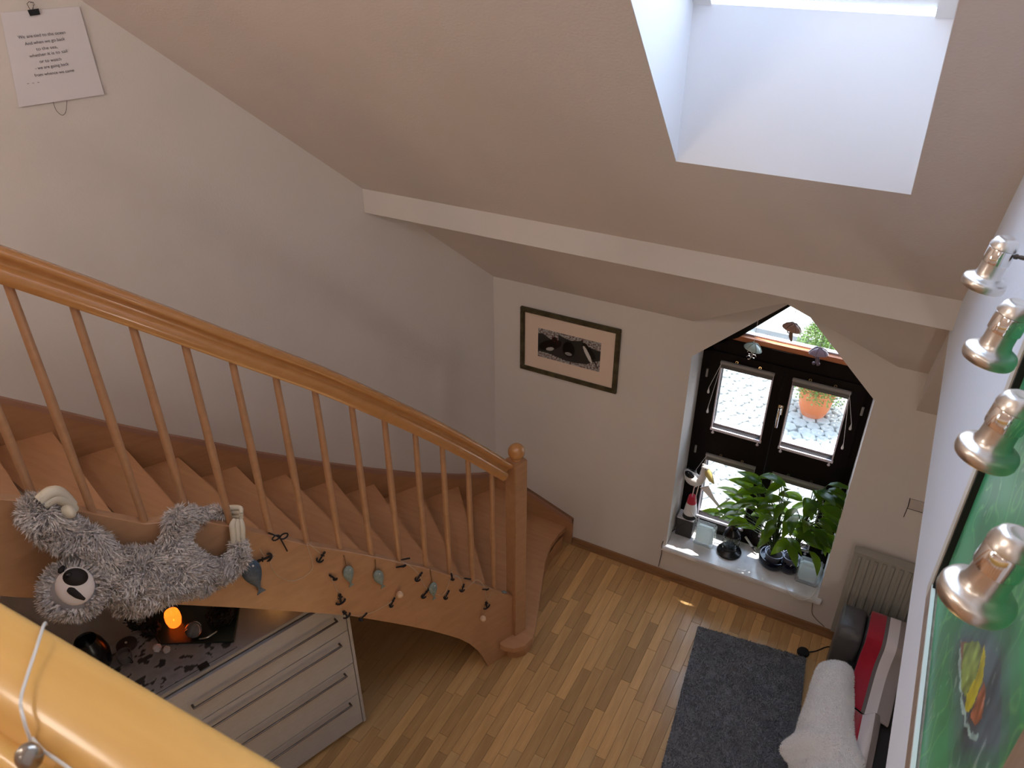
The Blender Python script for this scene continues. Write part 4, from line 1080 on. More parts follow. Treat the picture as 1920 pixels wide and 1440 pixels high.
# ================================================================== WINDOW FURNITURE: blinds
BLK = [(UL, 'left', 'pleated blind on the upper left window pane, with cords on its left'), (UR, 'right', 'pleated blind on the upper right window pane, showing the flowerpot outside'),
       (LL, 'left', 'pleated blind on the lower left pane behind the pelican figure'), (LR, 'right', 'pleated blind on the lower right pane behind the plants')]
CORD = mat('white_cord', (0.72, 0.70, 0.68), 0.6)
for (x0, x1, z0, z1), side, lb in BLK:
    ya = YF - 0.017
    t = thing('pleated_blind', lb, 'blind', ((x0 + x1) / 2, ya, z1), 'raised pleated blinds on the window panes')
    mb = MB(); mb.bb((x0 - 0.012, ya - 0.020, z1 - 0.004), (x1 + 0.012, ya, z1 + 0.018)); mb.build('head_rail', GREYM, t, bevel=0.002)
    mb = MB()
    for k in range(5): mb.bb((x0 - 0.006, ya - 0.018 + (k % 2) * .003, z1 - 0.010 - k * .006), (x1 + 0.006, ya - 0.002, z1 - 0.0055 - k * .006))
    mb.build('pleats', mat('pleated_fabric', (0.16, 0.15, 0.14), 0.8), t)
    mb = MB(); mb.bb((x0 - 0.012, ya - 0.012, z0 - 0.022), (x1 + 0.012, ya, z0 - 0.002)); mb.build('bottom_bar', WHITEP, t, bevel=0.001)
    for x in (x0 - 0.004, x1 + 0.004):
        mb = MB(); mb.bb((x - 0.0045, ya - 0.010, z0 - 0.01), (x + 0.0045, ya - 0.002, z1)); mb.build('side_guide', WHITEP, t)
        mb = MB(); mb.lathe((x * .92 + .08 * (x0 + x1) / 2, ya - 0.008, z0 - 0.046), [(0.009, 0), (0.011, 0.006), (0.006, 0.012), (0.003, 0.024)], 10); mb.build('tension_knob', WHITEP, t, smooth=True)
    for f in (.28, .74):
        mb = MB(); x = x0 + (x1 - x0) * f; q = [Vector((x + .008 * math.cos(a), ya - .006, z1 + .030 + .008 * math.sin(a))) for a in [i * math.pi / 5 for i in range(10)]]; mb.tube(q, 0.0022, 5, closed=True); mb.build('hook_ring', CHROME, t)
    sg = -1 if side == 'left' else 1; xe = x0 if side == 'left' else x1
    for (dx, dzt, dzb) in ((0.060, 0.0, 0.20), (0.045, 0.02, 0.36)):
        mb = MB(); xb = xe + sg * dx; zb = z1 - dzb if z1 > 1.2 else z1 - dzb * .7
        mb.tube([(xe + sg * .004, ya - .022, z1 - dzt), (xb, ya - .030, zb)], 0.0016, 5); cdo = mb.build('cord', CORD, t)
        mb = MB(); mb.lathe((xb, ya - .030, zb - .045), [(0.007, 0), (0.0085, 0.01), (0.003, 0.035), (0.002, 0.046)], 8); mb.build('tassel', CORD, cdo, smooth=True)

# hanging umbrella ornaments
def umb(px, py, col, label, kind):
    y_ = YF - 0.115; c = P(1, y_, px, py); t = thing('umbrella_mobile', label, 'hanging ornament', c, 'glass umbrella ornaments hanging in the window')
    m_ = mat('glass_umbrella_' + kind, col, 0.25, trans=0.35); lead = mat('lead_' + kind, tuple(v * .35 for v in col), 0.5, metal=.3)
    tilt = Vector((0.20 if kind != 'violet' else -.05, 0.12, 1)); R_ = tilt.normalized().to_track_quat('Z', 'Y').to_matrix()
    mb = MB(); r = 0.060; mb.lathe(c, [(r, 0), (r * .96, 0.008), (r * .72, 0.025), (r * .35, 0.037), (0, 0.041), (0, 0.038), (r * .34, 0.034), (r * .70, 0.022), (r * .94, 0.005)], 24, axis=tilt); mb.build('canopy', m_, t, smooth=True)
    for k in range(6):
        a = k * math.pi / 3; q = [c + R_ @ Vector((rr * math.cos(a), rr * math.sin(a), z)) for rr, z in ((0, .043), (r * .35, .039), (r * .72, .027), (r * 1.0, .004))]
        mb = MB(); mb.tube(q, 0.0022, 5); mb.build('rib', lead, t)
    ztop_ = min(oz1 + (apz - oz1) * (1 - abs(c.x - apx) / (ox1 - apx)), apz) - .015
    mb = MB(); mb.tube([c + Vector((0, 0, .04)), Vector((c.x, y_, ztop_))], 0.0011, 5); mb.ball(c + Vector((0, 0, .12)), .003, seg=8, rings=6); mb.build('thread', CORD, t)
    mb = MB()
    if kind == 'mint':
        mb.tube([c, c + Vector((0, 0, -.07))], .0022, 6)
        for k, (sx_, zz) in enumerate(((-1, -.03), (1, -.028), (1, -.052), (-1, -.068))):
            q = [c + Vector((sx_ * (.016 + .013 * math.cos(a)), 0, zz + .013 * math.sin(a))) for a in [i * math.pi / 5 for i in range(9)]]; mb.tube(q, .0028, 6)
        mb.build('spirals', CHROME, t, smooth=True)
    else:
        mb.tube([c + Vector(v) for v in ((0, 0, .03), (0, 0, -.02), (.003, 0, -.05), (.012, 0, -.082))], [.002, .011, .013, .006], 10)
        mb.ball(c + Vector((0, 0, -.008)), .011, seg=12, rings=8); mb.tube([c + Vector(v) for v in ((-.012, 0, -.03), (-.020, -.004, -.026), (-.022, -.004, -.008))], .0035, 6)
        if kind == 'violet': mb.ball(c + Vector((-.014, 0, -.072)), .011, seg=10, rings=6); mb.ball(c + Vector((.014, 0, -.070)), .011, seg=10, rings=6)
        mb.build('figurine', lead, t, smooth=True)


umb(1411, 655, (0.62, 0.80, 0.76), 'mint green glass umbrella ornament with silver spirals, leftmost in the gable window', 'mint')
umb(1484, 618, (0.62, 0.36, 0.27), 'brown and white glass umbrella ornament hanging highest, in the middle', 'brown')
umb(1534, 664, (0.52, 0.42, 0.58), 'violet glass umbrella ornament with a dark figurine, rightmost', 'violet')

# ================================================================== OUTDOOR POT WITH SHRUB
pp = P(2, ZO, 1523, 775)
t = thing('potted_shrub', 'orange plastic tub with a leafy green shrub standing on the cobbles outside', 'plant', pp)
TER = mat('orange_tub', (0.42, 0.125, 0.045), 0.6)
rr = 0.192; hh = 0.31
mb = MB(); mb.lathe(pp, [(rr * .62, 0), (rr * .80, hh * .3), (rr * .97, hh * .9), (rr * 1.04, hh * .92), (rr * 1.04, hh), (rr * .92, hh), (rr * .9, hh * .85), (0, hh * .82)], 32); mb.build('tub', TER, t, smooth=True)
for sg in (-1, 1): mb = MB(); mb.box(pp + Vector((sg * rr * 1.08, 0, hh * .95)), (.05, .09, .02)); mb.build('lug', TER, t, bevel=.004)
LFO = mat('bright_shrub_leaf', (0.085, 0.15, 0.022), 0.5, rnd=0)
mb = MB(); random.seed(3)
for k in range(26):
    a = random.uniform(0, 6.28); r_ = random.uniform(.02, .30); top_ = pp + Vector((r_ * math.cos(a), r_ * math.sin(a), hh + random.uniform(.3, .95)))
    mb.tube([pp + Vector((0, 0, hh * .8)), pp.lerp(top_, .5) + Vector((0, 0, .1)), top_], [.008, .005, .002], 5)
mb.build('stems', mat('shrub_stem', (0.10, 0.07, 0.03), 0.8), t)
mb = MB()
for k in range(7000):
    a = random.uniform(0, 6.28); v_ = random.uniform(-.30, 1); R0 = (1 - max(0, v_) ** 2.2) ** .5 * .40 * (random.random() ** .35)
    c = pp + Vector((R0 * math.cos(a) + .05, R0 * math.sin(a), hh + .20 + v_ * .62))
    d = Vector((random.uniform(-1, 1), random.uniform(-1, 1), random.uniform(-.4, 1))).normalized() * .030; w = d.cross(Vector((random.uniform(-1, 1), random.uniform(-1, 1), random.uniform(-1, 1)))).normalized() * .011
    mb.face([c, c + d * .5 + w, c + d, c + d * .5 - w])
mb.build('foliage', LFO, t)['kind'] = 'stuff'

# ================================================================== THINGS ON THE SILL
ZS = 0.3105


def SL(px, py, z=ZS): return P(2, z, px, py)


# pelican figure on a striped bollard and a dark block
p = SL(1283, 1000); p.y = min(p.y, YF - .10)
pel = thing('pelican_figure', 'painted wooden pelican standing on a red, white and black bollard, left on the sill', 'figurine', p)
WHP = mat('white_wood_paint', (0.75, 0.73, 0.74), 0.5); REDP = mat('red_wood_paint', (0.50, 0.02, 0.05), 0.5); DGB = mat('dark_grey_block', (0.035, 0.033, 0.033), 0.7); YEL = mat('ochre_bill', (0.62, 0.52, 0.20), 0.5)
mb = MB(); mb.box(p + Vector((0, 0, .085)), (.125, .095, .17)); mb.build('block', DGB, pel, bevel=.004)
mb = MB(); mb.box(p + Vector((0, 0, .1745)), (.132, .102, .009)); mb.build('block_cover', WHP, pel, bevel=.002)
q = p + Vector((.018, .0, .179))
mb = MB(); mb.lathe(q, [(.054, 0), (.050, .035), (0, .035)], 24); mb.build('bollard_foot', BLACKM, pel, smooth=True)
mb = MB(); mb.lathe(q, [(.050, .035), (.042, .10), (.032, .155), (0, .155)], 24); mb.build('bollard_body', WHP, pel, smooth=True)
mb = MB(); mb.lathe(q, [(.036, .135), (.033, .165), (.028, .195), (.024, .200), (0, .200)], 24); mb.build('bollard_top', REDP, pel, smooth=True)
mb = MB(); mb.tube(catmull([q + Vector(v) for v in ((.0, -.044, .12), (.03, -.045, .06), (.056, -.03, .03), (.060, -.02, -.02))], 5), .0035, 6); mb.build('rope', CORD, pel, smooth=True)
bc_ = q + Vector((.004, 0, .36))
mb = MB(); mb.tube([q + Vector((-.002, -.008, .195)), bc_ + Vector((.002, -.008, -.045))], .004, 6); mb.tube([q + Vector((.030, -.02, .17)), q + Vector((.028, -.02, .21)), bc_ + Vector((.030, 0, -.035))], .004, 6); mb.build('legs', mat('pinkish_leg', (.65, .5, .45), .5), pel, smooth=True)
mb = MB(); pth = catmull([bc_ + Vector(v) for v in ((-.085, 0, .060), (-.055, 0, .020), (-.015, 0, -.008), (.030, 0, .000), (.050, 0, .045), (.045, 0, .090), (.052, 0, .118))], 4)
n_ = len(pth); rad = [.006 + .044 * math.sin(math.pi * min(1, i / (n_ * .62))) ** .8 if i < n_ * .55 else max(.019, .030 - .016 * (i - n_ * .55) / (n_ * .3)) for i in range(n_)]
mb.tube(pth, rad, 14); mb.build('body', WHP, pel, smooth=True)
mb = MB(); mb.ball(bc_ + Vector((.055, 0, .122)), .026, (1.1, .8, 1)); mb.ball(bc_ + Vector((.040, 0, .145)), .010, (1.2, .6, 1)); hd = mb.build('head', WHP, pel, smooth=True)
mb = MB(); mb.ball(bc_ + Vector((.062, -.021, .126)), .0035, seg=8, rings=6); mb.build('eye', BLACK, hd)
mb = MB(); mb.ball(bc_ + Vector((-.042, -.022, .032)), .045, (1.0, .45, .62), R=Matrix.Rotation(.6, 3, 'Y')); mb.ball(bc_ + Vector((-.042, .022, .032)), .045, (1.0, .45, .62), R=Matrix.Rotation(.6, 3, 'Y')); mb.build('wing', BLACK, pel, smooth=True)
mb = MB(); mb.tube([bc_ + Vector(v) for v in ((.066, 0, .118), (.085, 0, .080), (.110, 0, .035), (.135, 0, .005))], [.016, .026, .020, .004], 12); mb.build('bill', YEL, pel, smooth=True)
# two white sticks (whirligig blades)
for (A, B, C_, lb) in ((SL(1318, 925, .62), SL(1336, 940, .52), SL(1367, 975, .36), 'white tapered wooden blade pointing down right from the pelican bill'),):
    w = Vector((.018, 0, .01)); mb = MB(); y_ = YF - .05
    A, B, C_ = P(1, y_, 1312, 915), P(1, y_, 1338, 942), P(1, y_, 1367, 974)
    mb.prism([A, P(1, y_, 1328, 912), P(1, y_, 1340, 937), P(1, y_, 1368, 972), P(1, y_, 1365, 974), P(1, y_, 1334, 938)], (0, .006, 0)); tag(mb.build('whirligig_vane', WHP, None), lb, 'blade')
y_ = YF - .055
mb = MB(); mb.tube([P(1, y_, 1330, 964), P(1, y_, 1368, 935)], .007, 8); tag(mb.build('white_rod', WHP, None), 'round white rod leaning against the lower left window pane', 'rod')
mb = MB(); mb.tube([SL(1397, 1007, .40), SL(1411, 1027, .345)], .0085, 8); a_ = mb.build('tool_shaft', WHP, None, smooth=True)
a_.name = 'plant_tool'; tag(a_, 'white handled stick with a black tip between the lantern and the plant pot', 'stick')
mb = MB(); mb.tube([SL(1410, 1026, .347), SL(1419, 1038, .325)], [.0095, .005], 8); tp_ = mb.build('tip', BLACKM, None, smooth=True); tp_.parent = a_

# glass blocks
COREM = mat('frosted_core', (0.88, 0.95, 0.94), 0.5)
_t = COREM.node_tree; _tr = _t.nodes.new('ShaderNodeBsdfTranslucent'); _tr.inputs[0].default_value = (0.92, 0.98, 0.97, 1); _mx = _t.nodes.new('ShaderNodeMixShader'); _mx.inputs[0].default_value = 0.55
_t.links.new(_t.nodes['Principled BSDF'].outputs[0], _mx.inputs[1]); _t.links.new(_tr.outputs[0], _mx.inputs[2]); _t.links.new(_mx.outputs[0], _t.nodes['Material Output'].inputs[0])
ICE = [('glass_block', SL(1315, 1027), .155, .195, 'left frosted glass block with a light cord inside, next to the dark block', 'glass block'),
       ('glass_block', SL(1509, 1099), .165, .200, 'right frosted glass block at the right end of the sill with its cord hanging down', 'glass block')]
for nm, c, w_, h_, lb, ct_ in ICE:
    dd = .085; c = Vector((c.x, max(c.y + dd / 2, YW + .03 + dd / 2), ZS))
    t = thing(nm, lb, ct_, c, 'frosted glass blocks on the sill')
    mb = MB(); mb.box(c + Vector((0, 0, h_ / 2)), (w_, dd, h_)); bmesh.ops.bevel(mb.bm, geom=mb.bm.edges[:], offset=.012, segments=3, affect='EDGES'); mb.build('shell', FROSTI, t, smooth=True)
    mb = MB(); mb.box(c + Vector((0, 0, h_ * .50)), (w_ * .84, dd * .6, h_ * .82)); bmesh.ops.bevel(mb.bm, geom=mb.bm.edges[:], offset=.015, segments=3, affect='EDGES'); mb.build('frosted_core', mat('frosted_core', (0.88, 0.95, 0.94), 0.5), t, smooth=True)
    mb = MB(); q = [c + Vector((w_ * .40 * math.cos(a), dd * .54 * math.sin(a) * .2 - dd * .0, h_ + .004 + .006 * math.sin(3 * a))) for a in [i * .5 for i in range(9)]]; mb.tube(q, .0018, 5); mb.build('light_cord', CLEAR, t, smooth=True)
gb = ICE[1][1]
mb = MB(); mb.tube(catmull([SL(1484, 1060, .45), SL(1472, 1075), SL(1470, 1092), SL(1478, 1110), P(1, YW - .045, 1487, 1119), P(1, YW - .05, 1507, 1126), P(1, YW - .05, 1525, 1116), P(1, YW - .04, 1535, 1098), SL(1538, 1085, .33), SL(1541, 1060, .50)], 5), .0022, 6); tag(mb.build('block_light_cord', mat('white_light_cord', (0.75, 0.72, 0.68), 0.5), None, smooth=True), 'white light cord looping over the sill edge in front of the right glass block', 'cord')
mb = MB(); mb.tube(catmull([P(1, YW + .12, 1283, 982), P(2, ZS + .004, 1252, 1003), P(1, YW - .037, 1241, 1021), P(1, YW - .012, 1240, 1038), P(1, YW - .012, 1234, 1063)], 5), .003, 6); tag(mb.build('sill_cable', mat('dark_brown_cable', (.03, .02, .015), .6), None, smooth=True), 'dark brown cable running down the wall from the left sill corner', 'cable')
mb = MB(); mb.tube(catmull([P(1, YW - .008, 1523, 1132), P(1, YW - .008, 1522, 1150), P(1, YW - .008, 1530, 1162), P(1, YW - .008, 1545, 1176)], 5), .0022, 6); tag(mb.build('wall_cable', mat('grey_brown_cable', (.12, .09, .07), .7), None, smooth=True), 'thin grey cable on the wall below the right end of the sill', 'cable')
# lantern
c = SL(1366, 1036); lan = thing('lantern', 'black storm lantern with a wide round base on the window sill', 'lantern', c)
mb = MB(); mb.lathe(c, [(.088, 0), (.092, .012), (.086, .022), (.056, .034), (.048, .050), (.050, .066), (.044, .072), (0, .072)], 28); mb.build('base', BLACK, lan, smooth=True)
mb = MB(); mb.lathe(c, [(.036, .072), (.050, .105), (.052, .140), (.042, .175), (.039, .175), (.049, .140), (.047, .105), (.033, .074)], 24); mb.build('glass_chimney', mat('lantern_glass', (.9, .95, .95), .03, trans=1.0, ior=1.1, alpha=.5), lan, smooth=True)
mb = MB()
for k in range(8):
    a = k * math.pi / 4; mb.tube([c + Vector((r_ * math.cos(a), r_ * math.sin(a), z)) for r_, z in ((.052, .062), (.062, .10), (.063, .14), (.048, .185))], .0020, 5)
for z in (.095, .125, .152): mb.tube([c + Vector((.063 * math.cos(a), .063 * math.sin(a), z)) for a in [i * math.pi / 10 for i in range(20)]], .0018, 5, closed=True)
mb.build('wire_cage', BLACK, lan)
mb = MB(); mb.lathe(c, [(.050, .178), (.062, .186), (.056, .205), (.036, .232), (.030, .262), (.034, .272), (.024, .292), (0, .298)], 24); mb.build('cap', BLACK, lan, smooth=True)
mb = MB(); mb.tube([c + Vector((.030 * math.cos(a), 0, .295 + .035 * math.sin(a))) for a in [i * math.pi / 8 for i in range(9)]], .0022, 5); mb.build('bail', BLACK, lan)

# peace lilies
LF = bpy.data.materials.new('glossy_leaf'); LF.use_nodes = True; nt = LF.node_tree; b_ = nt.nodes['Principled BSDF']
oi = nt.nodes.new('ShaderNodeObjectInfo'); rmp = nt.nodes.new('ShaderNodeValToRGB'); rmp.color_ramp.elements[0].color = (0.006, 0.020, 0.010, 1); rmp.color_ramp.elements[1].color = (0.035, 0.080, 0.022, 1)
nt.links.new(oi.outputs['Random'], rmp.inputs[0]); nt.links.new(rmp.outputs[0], b_.inputs['Base Color']); b_.inputs['Roughness'].default_value = .28
tr = nt.nodes.new('ShaderNodeBsdfTranslucent'); tr.inputs[0].default_value = (0.42, 0.72, 0.02, 1); mx = nt.nodes.new('ShaderNodeMixShader'); mx.inputs[0].default_value = 0.38
nt.links.new(b_.outputs[0], mx.inputs[1]); nt.links.new(tr.outputs[0], mx.inputs[2]); nt.links.new(mx.outputs[0], nt.nodes['Material Output'].inputs[0])


def leaf_mesh(L, Wd, droop, fold):
    m_ = MB(); n = 9; rows_ = []
    for i in range(n + 1):
        t_ = i / n; w = Wd * math.sin(math.pi * t_ ** .8) ** .85 * (1 - .25 * t_) if 0 < i < n else 0.0006
        ang = droop * t_; x = L * (math.sin(ang) / ang if ang > .01 else 1) * t_; z = -L * ((1 - math.cos(ang)) / ang if ang > .01 else 0) * t_
        rows_.append([m_.bm.verts.new((x, s_ * w, z + abs(s_) ** 1.5 * w * fold + .002 * math.sin(i * 2.2) * abs(s_))) for s_ in (-1, -.5, 0, .5, 1)])
    for A, B in zip(rows_, rows_[1:]):
        for k in range(4): m_.bm.faces.new((A[k], A[k + 1], B[k + 1], B[k]))
    me = bpy.data.meshes.new('leaf'); m_.bm.to_mesh(me); m_.bm.free(); me.materials.append(LF)
    for p_ in me.polygons: p_.use_smooth = True
    return me


lms = [leaf_mesh(.17, .036, .7, .3), leaf_mesh(.20, .044, 1.1, .25), leaf_mesh(.18, .042, 1.5, .3), leaf_mesh(.15, .032, .4, .4), leaf_mesh(.21, .040, .9, .2)]
POTB = mat('dark_blue_glazed_pot', (0.006, 0.007, 0.018), 0.12); POTI = mat('grey_blue_inner_pot', (0.16, 0.17, 0.22), 0.4)
STM = mat('leaf_stalk', (0.05, 0.09, 0.02), 0.5); SOIL = mat('potting_soil', (0.012, 0.009, 0.007), 0.95)


def lily(c, label, n, seed, hgt, spread, bias, potr, poth):
    t = thing('peace_lily', label, 'plant', c, 'green peace lilies on the window sill'); random.seed(seed)
    mb = MB(); mb.lathe(c, [(potr * .55, 0), (potr * .80, .015), (potr, poth * .45), (potr * 1.02, poth * .75), (potr * .96, poth), (potr * .90, poth), (potr * .92, poth * .6), (0, poth * .35)], 28); mb.build('pot', POTB, t, smooth=True)
    mb = MB(); mb.lathe(c, [(potr * .50, poth * .4), (potr * .60, poth * 1.0), (potr * .68, poth * 1.28), (potr * .62, poth * 1.28), (potr * .58, poth * 1.15), (0, poth * 1.15)], 24); mb.build('inner_pot', POTI, t, smooth=True)
    mb = MB(); mb.lathe(c, [(potr * .58, poth * 1.14), (potr * .3, poth * 1.2), (0, poth * 1.2)], 16); mb.build('soil', SOIL, t, smooth=True)
    base = c + Vector((0, 0, poth * 1.15))
    for i in range(n):
        a = i * 2.4 + random.uniform(-.4, .4); k = (i + .5) / n; out = spread * (.25 + .75 * k) * random.uniform(.8, 1.1); h = hgt * (1.05 - .75 * k) * random.uniform(.85, 1.1)
        tip = base + Vector((out * math.cos(a) + bias[0], out * .42 * math.sin(a) + bias[1], h))
        tip.y = min(tip.y, YF - .16); tip.x = min(max(tip.x, ox0 + .16), ox1 - (.13 if tip.y > YW - .10 else .05))
        mid = base.lerp(tip, .5) + Vector((-.2 * out * math.cos(a), 0, h * .18))
        mb = MB(); mb.tube(catmull([base + Vector((.012 * math.cos(a), .012 * math.sin(a), 0)), mid, tip], 5), [.0034] * 10 + [.0022], 5)
        st = mb.build('stalk', STM, t, smooth=True)
        d = (tip - mid); yaw = math.atan2(tip.y - base.y + random.uniform(-.05, .05), tip.x - base.x + random.uniform(-.04, .04)); pit = random.uniform(-.2, .9) * (1 - k) + .15
        lo = bpy.data.objects.new('leaf', random.choice(lms)); COL.objects.link(lo); lo.parent = st
        M = Matrix.Rotation(yaw, 4, 'Z') @ Matrix.Rotation(-pit, 4, 'Y') @ Matrix.Rotation(random.uniform(-.5, .5), 4, 'X')
        # keep leaf tips on the room side of the glass
        tipw = tip + (M @ Vector((.14, 0, 0)))
        if tipw.y > YF - .06: yaw = -yaw; M = Matrix.Rotation(yaw, 4, 'Z') @ Matrix.Rotation(-pit, 4, 'Y')
        if tipw.x > ox1 + .03 and tip.y > YW - .02: M = Matrix.Rotation(-1.9, 4, 'Z') @ Matrix.Rotation(-pit, 4, 'Y')
        lo.matrix_local = Matrix.Translation(tip - c) @ M
    return t


lily(SL(1447, 1060), 'leafy peace lily in the dark blue bowl pot in the middle of the sill', 54, 21, .60, .30, (-.10, .0), .105, .10)
cB = SL(1492, 1022); cB.y = min(cB.y, YF - .13)
lily(cB, 'taller peace lily behind the glass block, leaves reaching to the right window reveal', 46, 34, .66, .24, (.10, -.02), .085, .11)

# ================================================================== STRING DECORATIONS on the staircase
NAVY = mat('navy_fish', (0.075, 0.115, 0.17), 0.5, var=.3, vscale=60); SEA = mat('grey_green_fish', (0.22, 0.28, 0.27), 0.6, var=.2, vscale=60); ANC = mat('black_felt_anchor', (0.012, 0.010, 0.014), 0.8); TWN = mat('jute_twine', (0.20, 0.10, 0.04), 0.9)
SILV = mat('pale_thread', (0.55, 0.48, 0.38), 0.6)


def fish(px, py, ln, lean, m, label, grp, string=None):
    c = S(px, py, .040); t = thing('fish_ornament', label, 'ornament', c, grp)
    d = (-Vector((0, 0, 1)) + SUv * lean).normalized(); s_ = d.cross(SNv).normalized(); R_ = Matrix((s_, SNv, d)).transposed()
    mb = MB(); n = 9; pr = [(0.0, 0)] + [(math.sin(math.pi * (i / n) ** .75) ** .8 * ln * .185, ln * .78 * i / n) for i in range(1, n)] + [(ln * .03, ln * .80)]
    rings = []
    for r, z in pr:
        rings.append([mb.bm.verts.new(c + d * (z - ln * .45) + (s_ * math.cos(a) * r + SNv * math.sin(a) * r * .55)) for a in [k * math.pi / 6 for k in range(12)]])
    for A, B in zip(rings, rings[1:]):
        for k in range(12): mb.bm.faces.new((A[k], A[(k + 1) % 12], B[(k + 1) % 12], B[k]))
    mb.build('body', m, t, smooth=True)
    e = c + d * ln * .33; mb = MB(); mb.prism([e - SNv * .002, e + d * ln * .17 + s_ * ln * .09 - SNv * .002, e + d * ln * .16 - SNv * .002, e + d * ln * .17 - s_ * ln * .09 - SNv * .002], SNv * .004); mb.build('tail', m, t)
    mb = MB(); mb.ball(c - d * ln * .30 + SNv * ln * .08 - s_ * ln * .05, ln * .022, seg=8, rings=6); mb.build('eye', WHP, t)
    if string: mb = MB(); mb.tube([c - d * ln * .45, S(*string, .030)], .0028, 5); mb.build('string', TWN, t)


fish(475, 1080, .255, .14, NAVY, 'large navy blue fish hanging left of the anchors, beside the plush paw', 'fish hanging on the stair string', (462, 1045))
fish(654, 1080, .160, .06, SEA, 'small grey fish below the fifth baluster gap, left of its twin', 'fish hanging on the stair string', (644, 1042))
fish(711, 1086, .160, .20, SEA, 'small grey fish with a curled pale edge, middle of the three small fish', 'fish hanging on the stair string', (703, 1050))
fish(812, 1108, .150, .04, SEA, 'small grey fish nearest the newel post, beside a tilted anchor', 'fish hanging on the stair string', (806, 1068))


def anchor(px, py, sz, rot, label, flat=1.0, off=.034):
    c = S(px, py, off); e1 = (SUv * math.cos(rot) + Vector((0, 0, 1)) * math.sin(rot)); e2 = (-SUv * math.sin(rot) + Vector((0, 0, 1)) * math.cos(rot)); e1 = e1 * flat + SNv * (1 - flat) * .6
    mb = MB(); r = sz * .09
    mb.tube([c + e2 * sz * .42, c - e2 * sz * .48], r, 6)
    mb.tube([c + e2 * (sz * .50 + sz * .11 * math.sin(a)) + e1 * sz * .11 * math.cos(a) for a in [i * math.pi / 4 for i in range(8)]], r * .7, 5, closed=True)
    mb.tube([c + e2 * sz * .22 - e1 * sz * .22, c + e2 * sz * .22 + e1 * sz * .22], r * .8, 6)
    q = [c + e1 * sz * .46 * math.sin(a) + e2 * (-sz * .08 - sz * .42 * math.cos(a)) for a in [(-1.15 + i * .23) for i in range(11)]]
    mb.tube(q, [r * .5] + [r] * 9 + [r * .5], 6)
    for s_ in (-1, 1):
        e = q[0] if s_ < 0 else q[-1]; mb.prism([e + e2 * sz * .14 - SNv * r * .5, e - e1 * s_ * sz * .14 - e2 * sz * .03 - SNv * r * .5, e + e1 * s_ * sz * .08 - e2 * sz * .04 - SNv * r * .5], SNv * r)
    tag(mb.build('anchor_charm', ANC, None), label, 'anchor', 'black anchors on the garland')


for a_ in ((497, 1048, .062, 1.45, 'black anchor charm lying sideways right of the navy fish', .9), (602, 1046, .055, -.75, 'black anchor charm tilted right under a baluster, left of the small fish', .8),
           (624, 1084, .055, .5, 'black anchor charm seen edge-on with a pale peg', .45), (638, 1125, .062, 0.0, 'upright black anchor charm above the dresser corner', 1.0),
           (648, 1153, .055, .35, 'black anchor charm touching the lower string edge above the dresser', .9), (680, 1158, .050, -1.1, 'flat-lying black anchor charm at the lower string edge', .25),
           (735, 1131, .055, -.6, 'thin black anchor charm hanging from the left wooden bead', .2), (752, 1063, .055, 1.2, 'black anchor charm crumpled below the string top with a pale peg', .5),
           (760, 1049, .050, 1.2, 'black anchor charm on the tread edge beside a baluster', .3), (785, 1083, .055, -.8, 'black anchor charm leaning right, midway to the newel post', .6),
           (797, 1114, .060, -.9, 'black anchor charm half hidden by the last small fish', .3), (837, 1117, .055, -.6, 'narrow black anchor charm right of the last small fish', .3),
           (847, 1083, .055, .1, 'narrow black anchor charm hanging at the string top edge', .3), (867, 1104, .050, -.4, 'small black anchor charm left of a pale thread loop', .7),
           (876, 1086, .050, .9, 'black anchor charm lying along the string top', .3), (910, 1106, .048, 1.0, 'black anchor charm near the last baluster', .5),
           (912, 1136, .055, 0.1, 'upright black anchor charm nearest the newel post', 1.0)):
    anchor(a_[0], a_[1], a_[2], a_[3], a_[4], a_[5], off=.040 if a_[1] < 1060 else .034)
gl = [(486, 1030), (500, 1048), (515, 1040), (506, 1058), (520, 1080), (545, 1090), (570, 1082), (586, 1062), (575, 1020), (590, 1030), (602, 1040)]
mb = MB(); mb.tube(catmull([S(x, y, .031) for x, y in gl], 4), .0012, 5); tag(mb.build('garland_thread', SILV, None), 'pale thread of the anchor garland, left stretch beside the navy fish', 'thread')
mb = MB(); mb.tube(catmull([S(x, y, .031) for x, y in ((620, 1082), (630, 1105), (638, 1118), (640, 1150), (660, 1155), (690, 1152), (712, 1142), (735, 1128), (745, 1115))], 4), .0012, 5); tag(mb.build('garland_thread', SILV, None), 'pale thread swinging low from the upright anchor to the left wooden bead', 'thread')
mb = MB(); mb.tube(catmull([S(x, y, .031) for x, y in ((750, 1052), (768, 1062), (785, 1078), (800, 1105), (830, 1116), (845, 1085), (860, 1083), (870, 1105), (884, 1095), (895, 1088), (908, 1102), (912, 1125), (922, 1112))], 4), .0012, 5); tag(mb.build('garland_thread', SILV, None), 'pale thread linking the anchors between the middle fish and the newel post', 'thread')
BEAD = mat('wooden_bead', (0.68, 0.45, 0.29), 0.55, var=.15, vscale=50)
for x, y, lb in ((749, 1116, 'pale wooden bead in the middle of the string, with a flower of dots'), (905, 1161, 'wooden bead close to the newel post under the last anchor')):
    c = S(x, y, .055); t = thing('wooden_bead', lb, 'bead', c, 'wooden beads on the stair string')
    mb = MB(); mb.ball(c, .0205, seg=18, rings=12); mb.build('ball', BEAD, t, smooth=True)
    mb = MB(); mb.tube([c, S(x - 3, y + 3, .026)], .003, 6); mb.build('peg', BEAD, t)
c = S(945, 1112, .030); mb = MB(); mb.ball(c + Vector((0, 0, .004)), .014, (1.3, .9, .5)); tag(mb.build('grey_pebble', mat('grey_pebble', (.17, .18, .17), .7), None, smooth=True), 'grey pebble lying on the string beside the newel post', 'pebble')
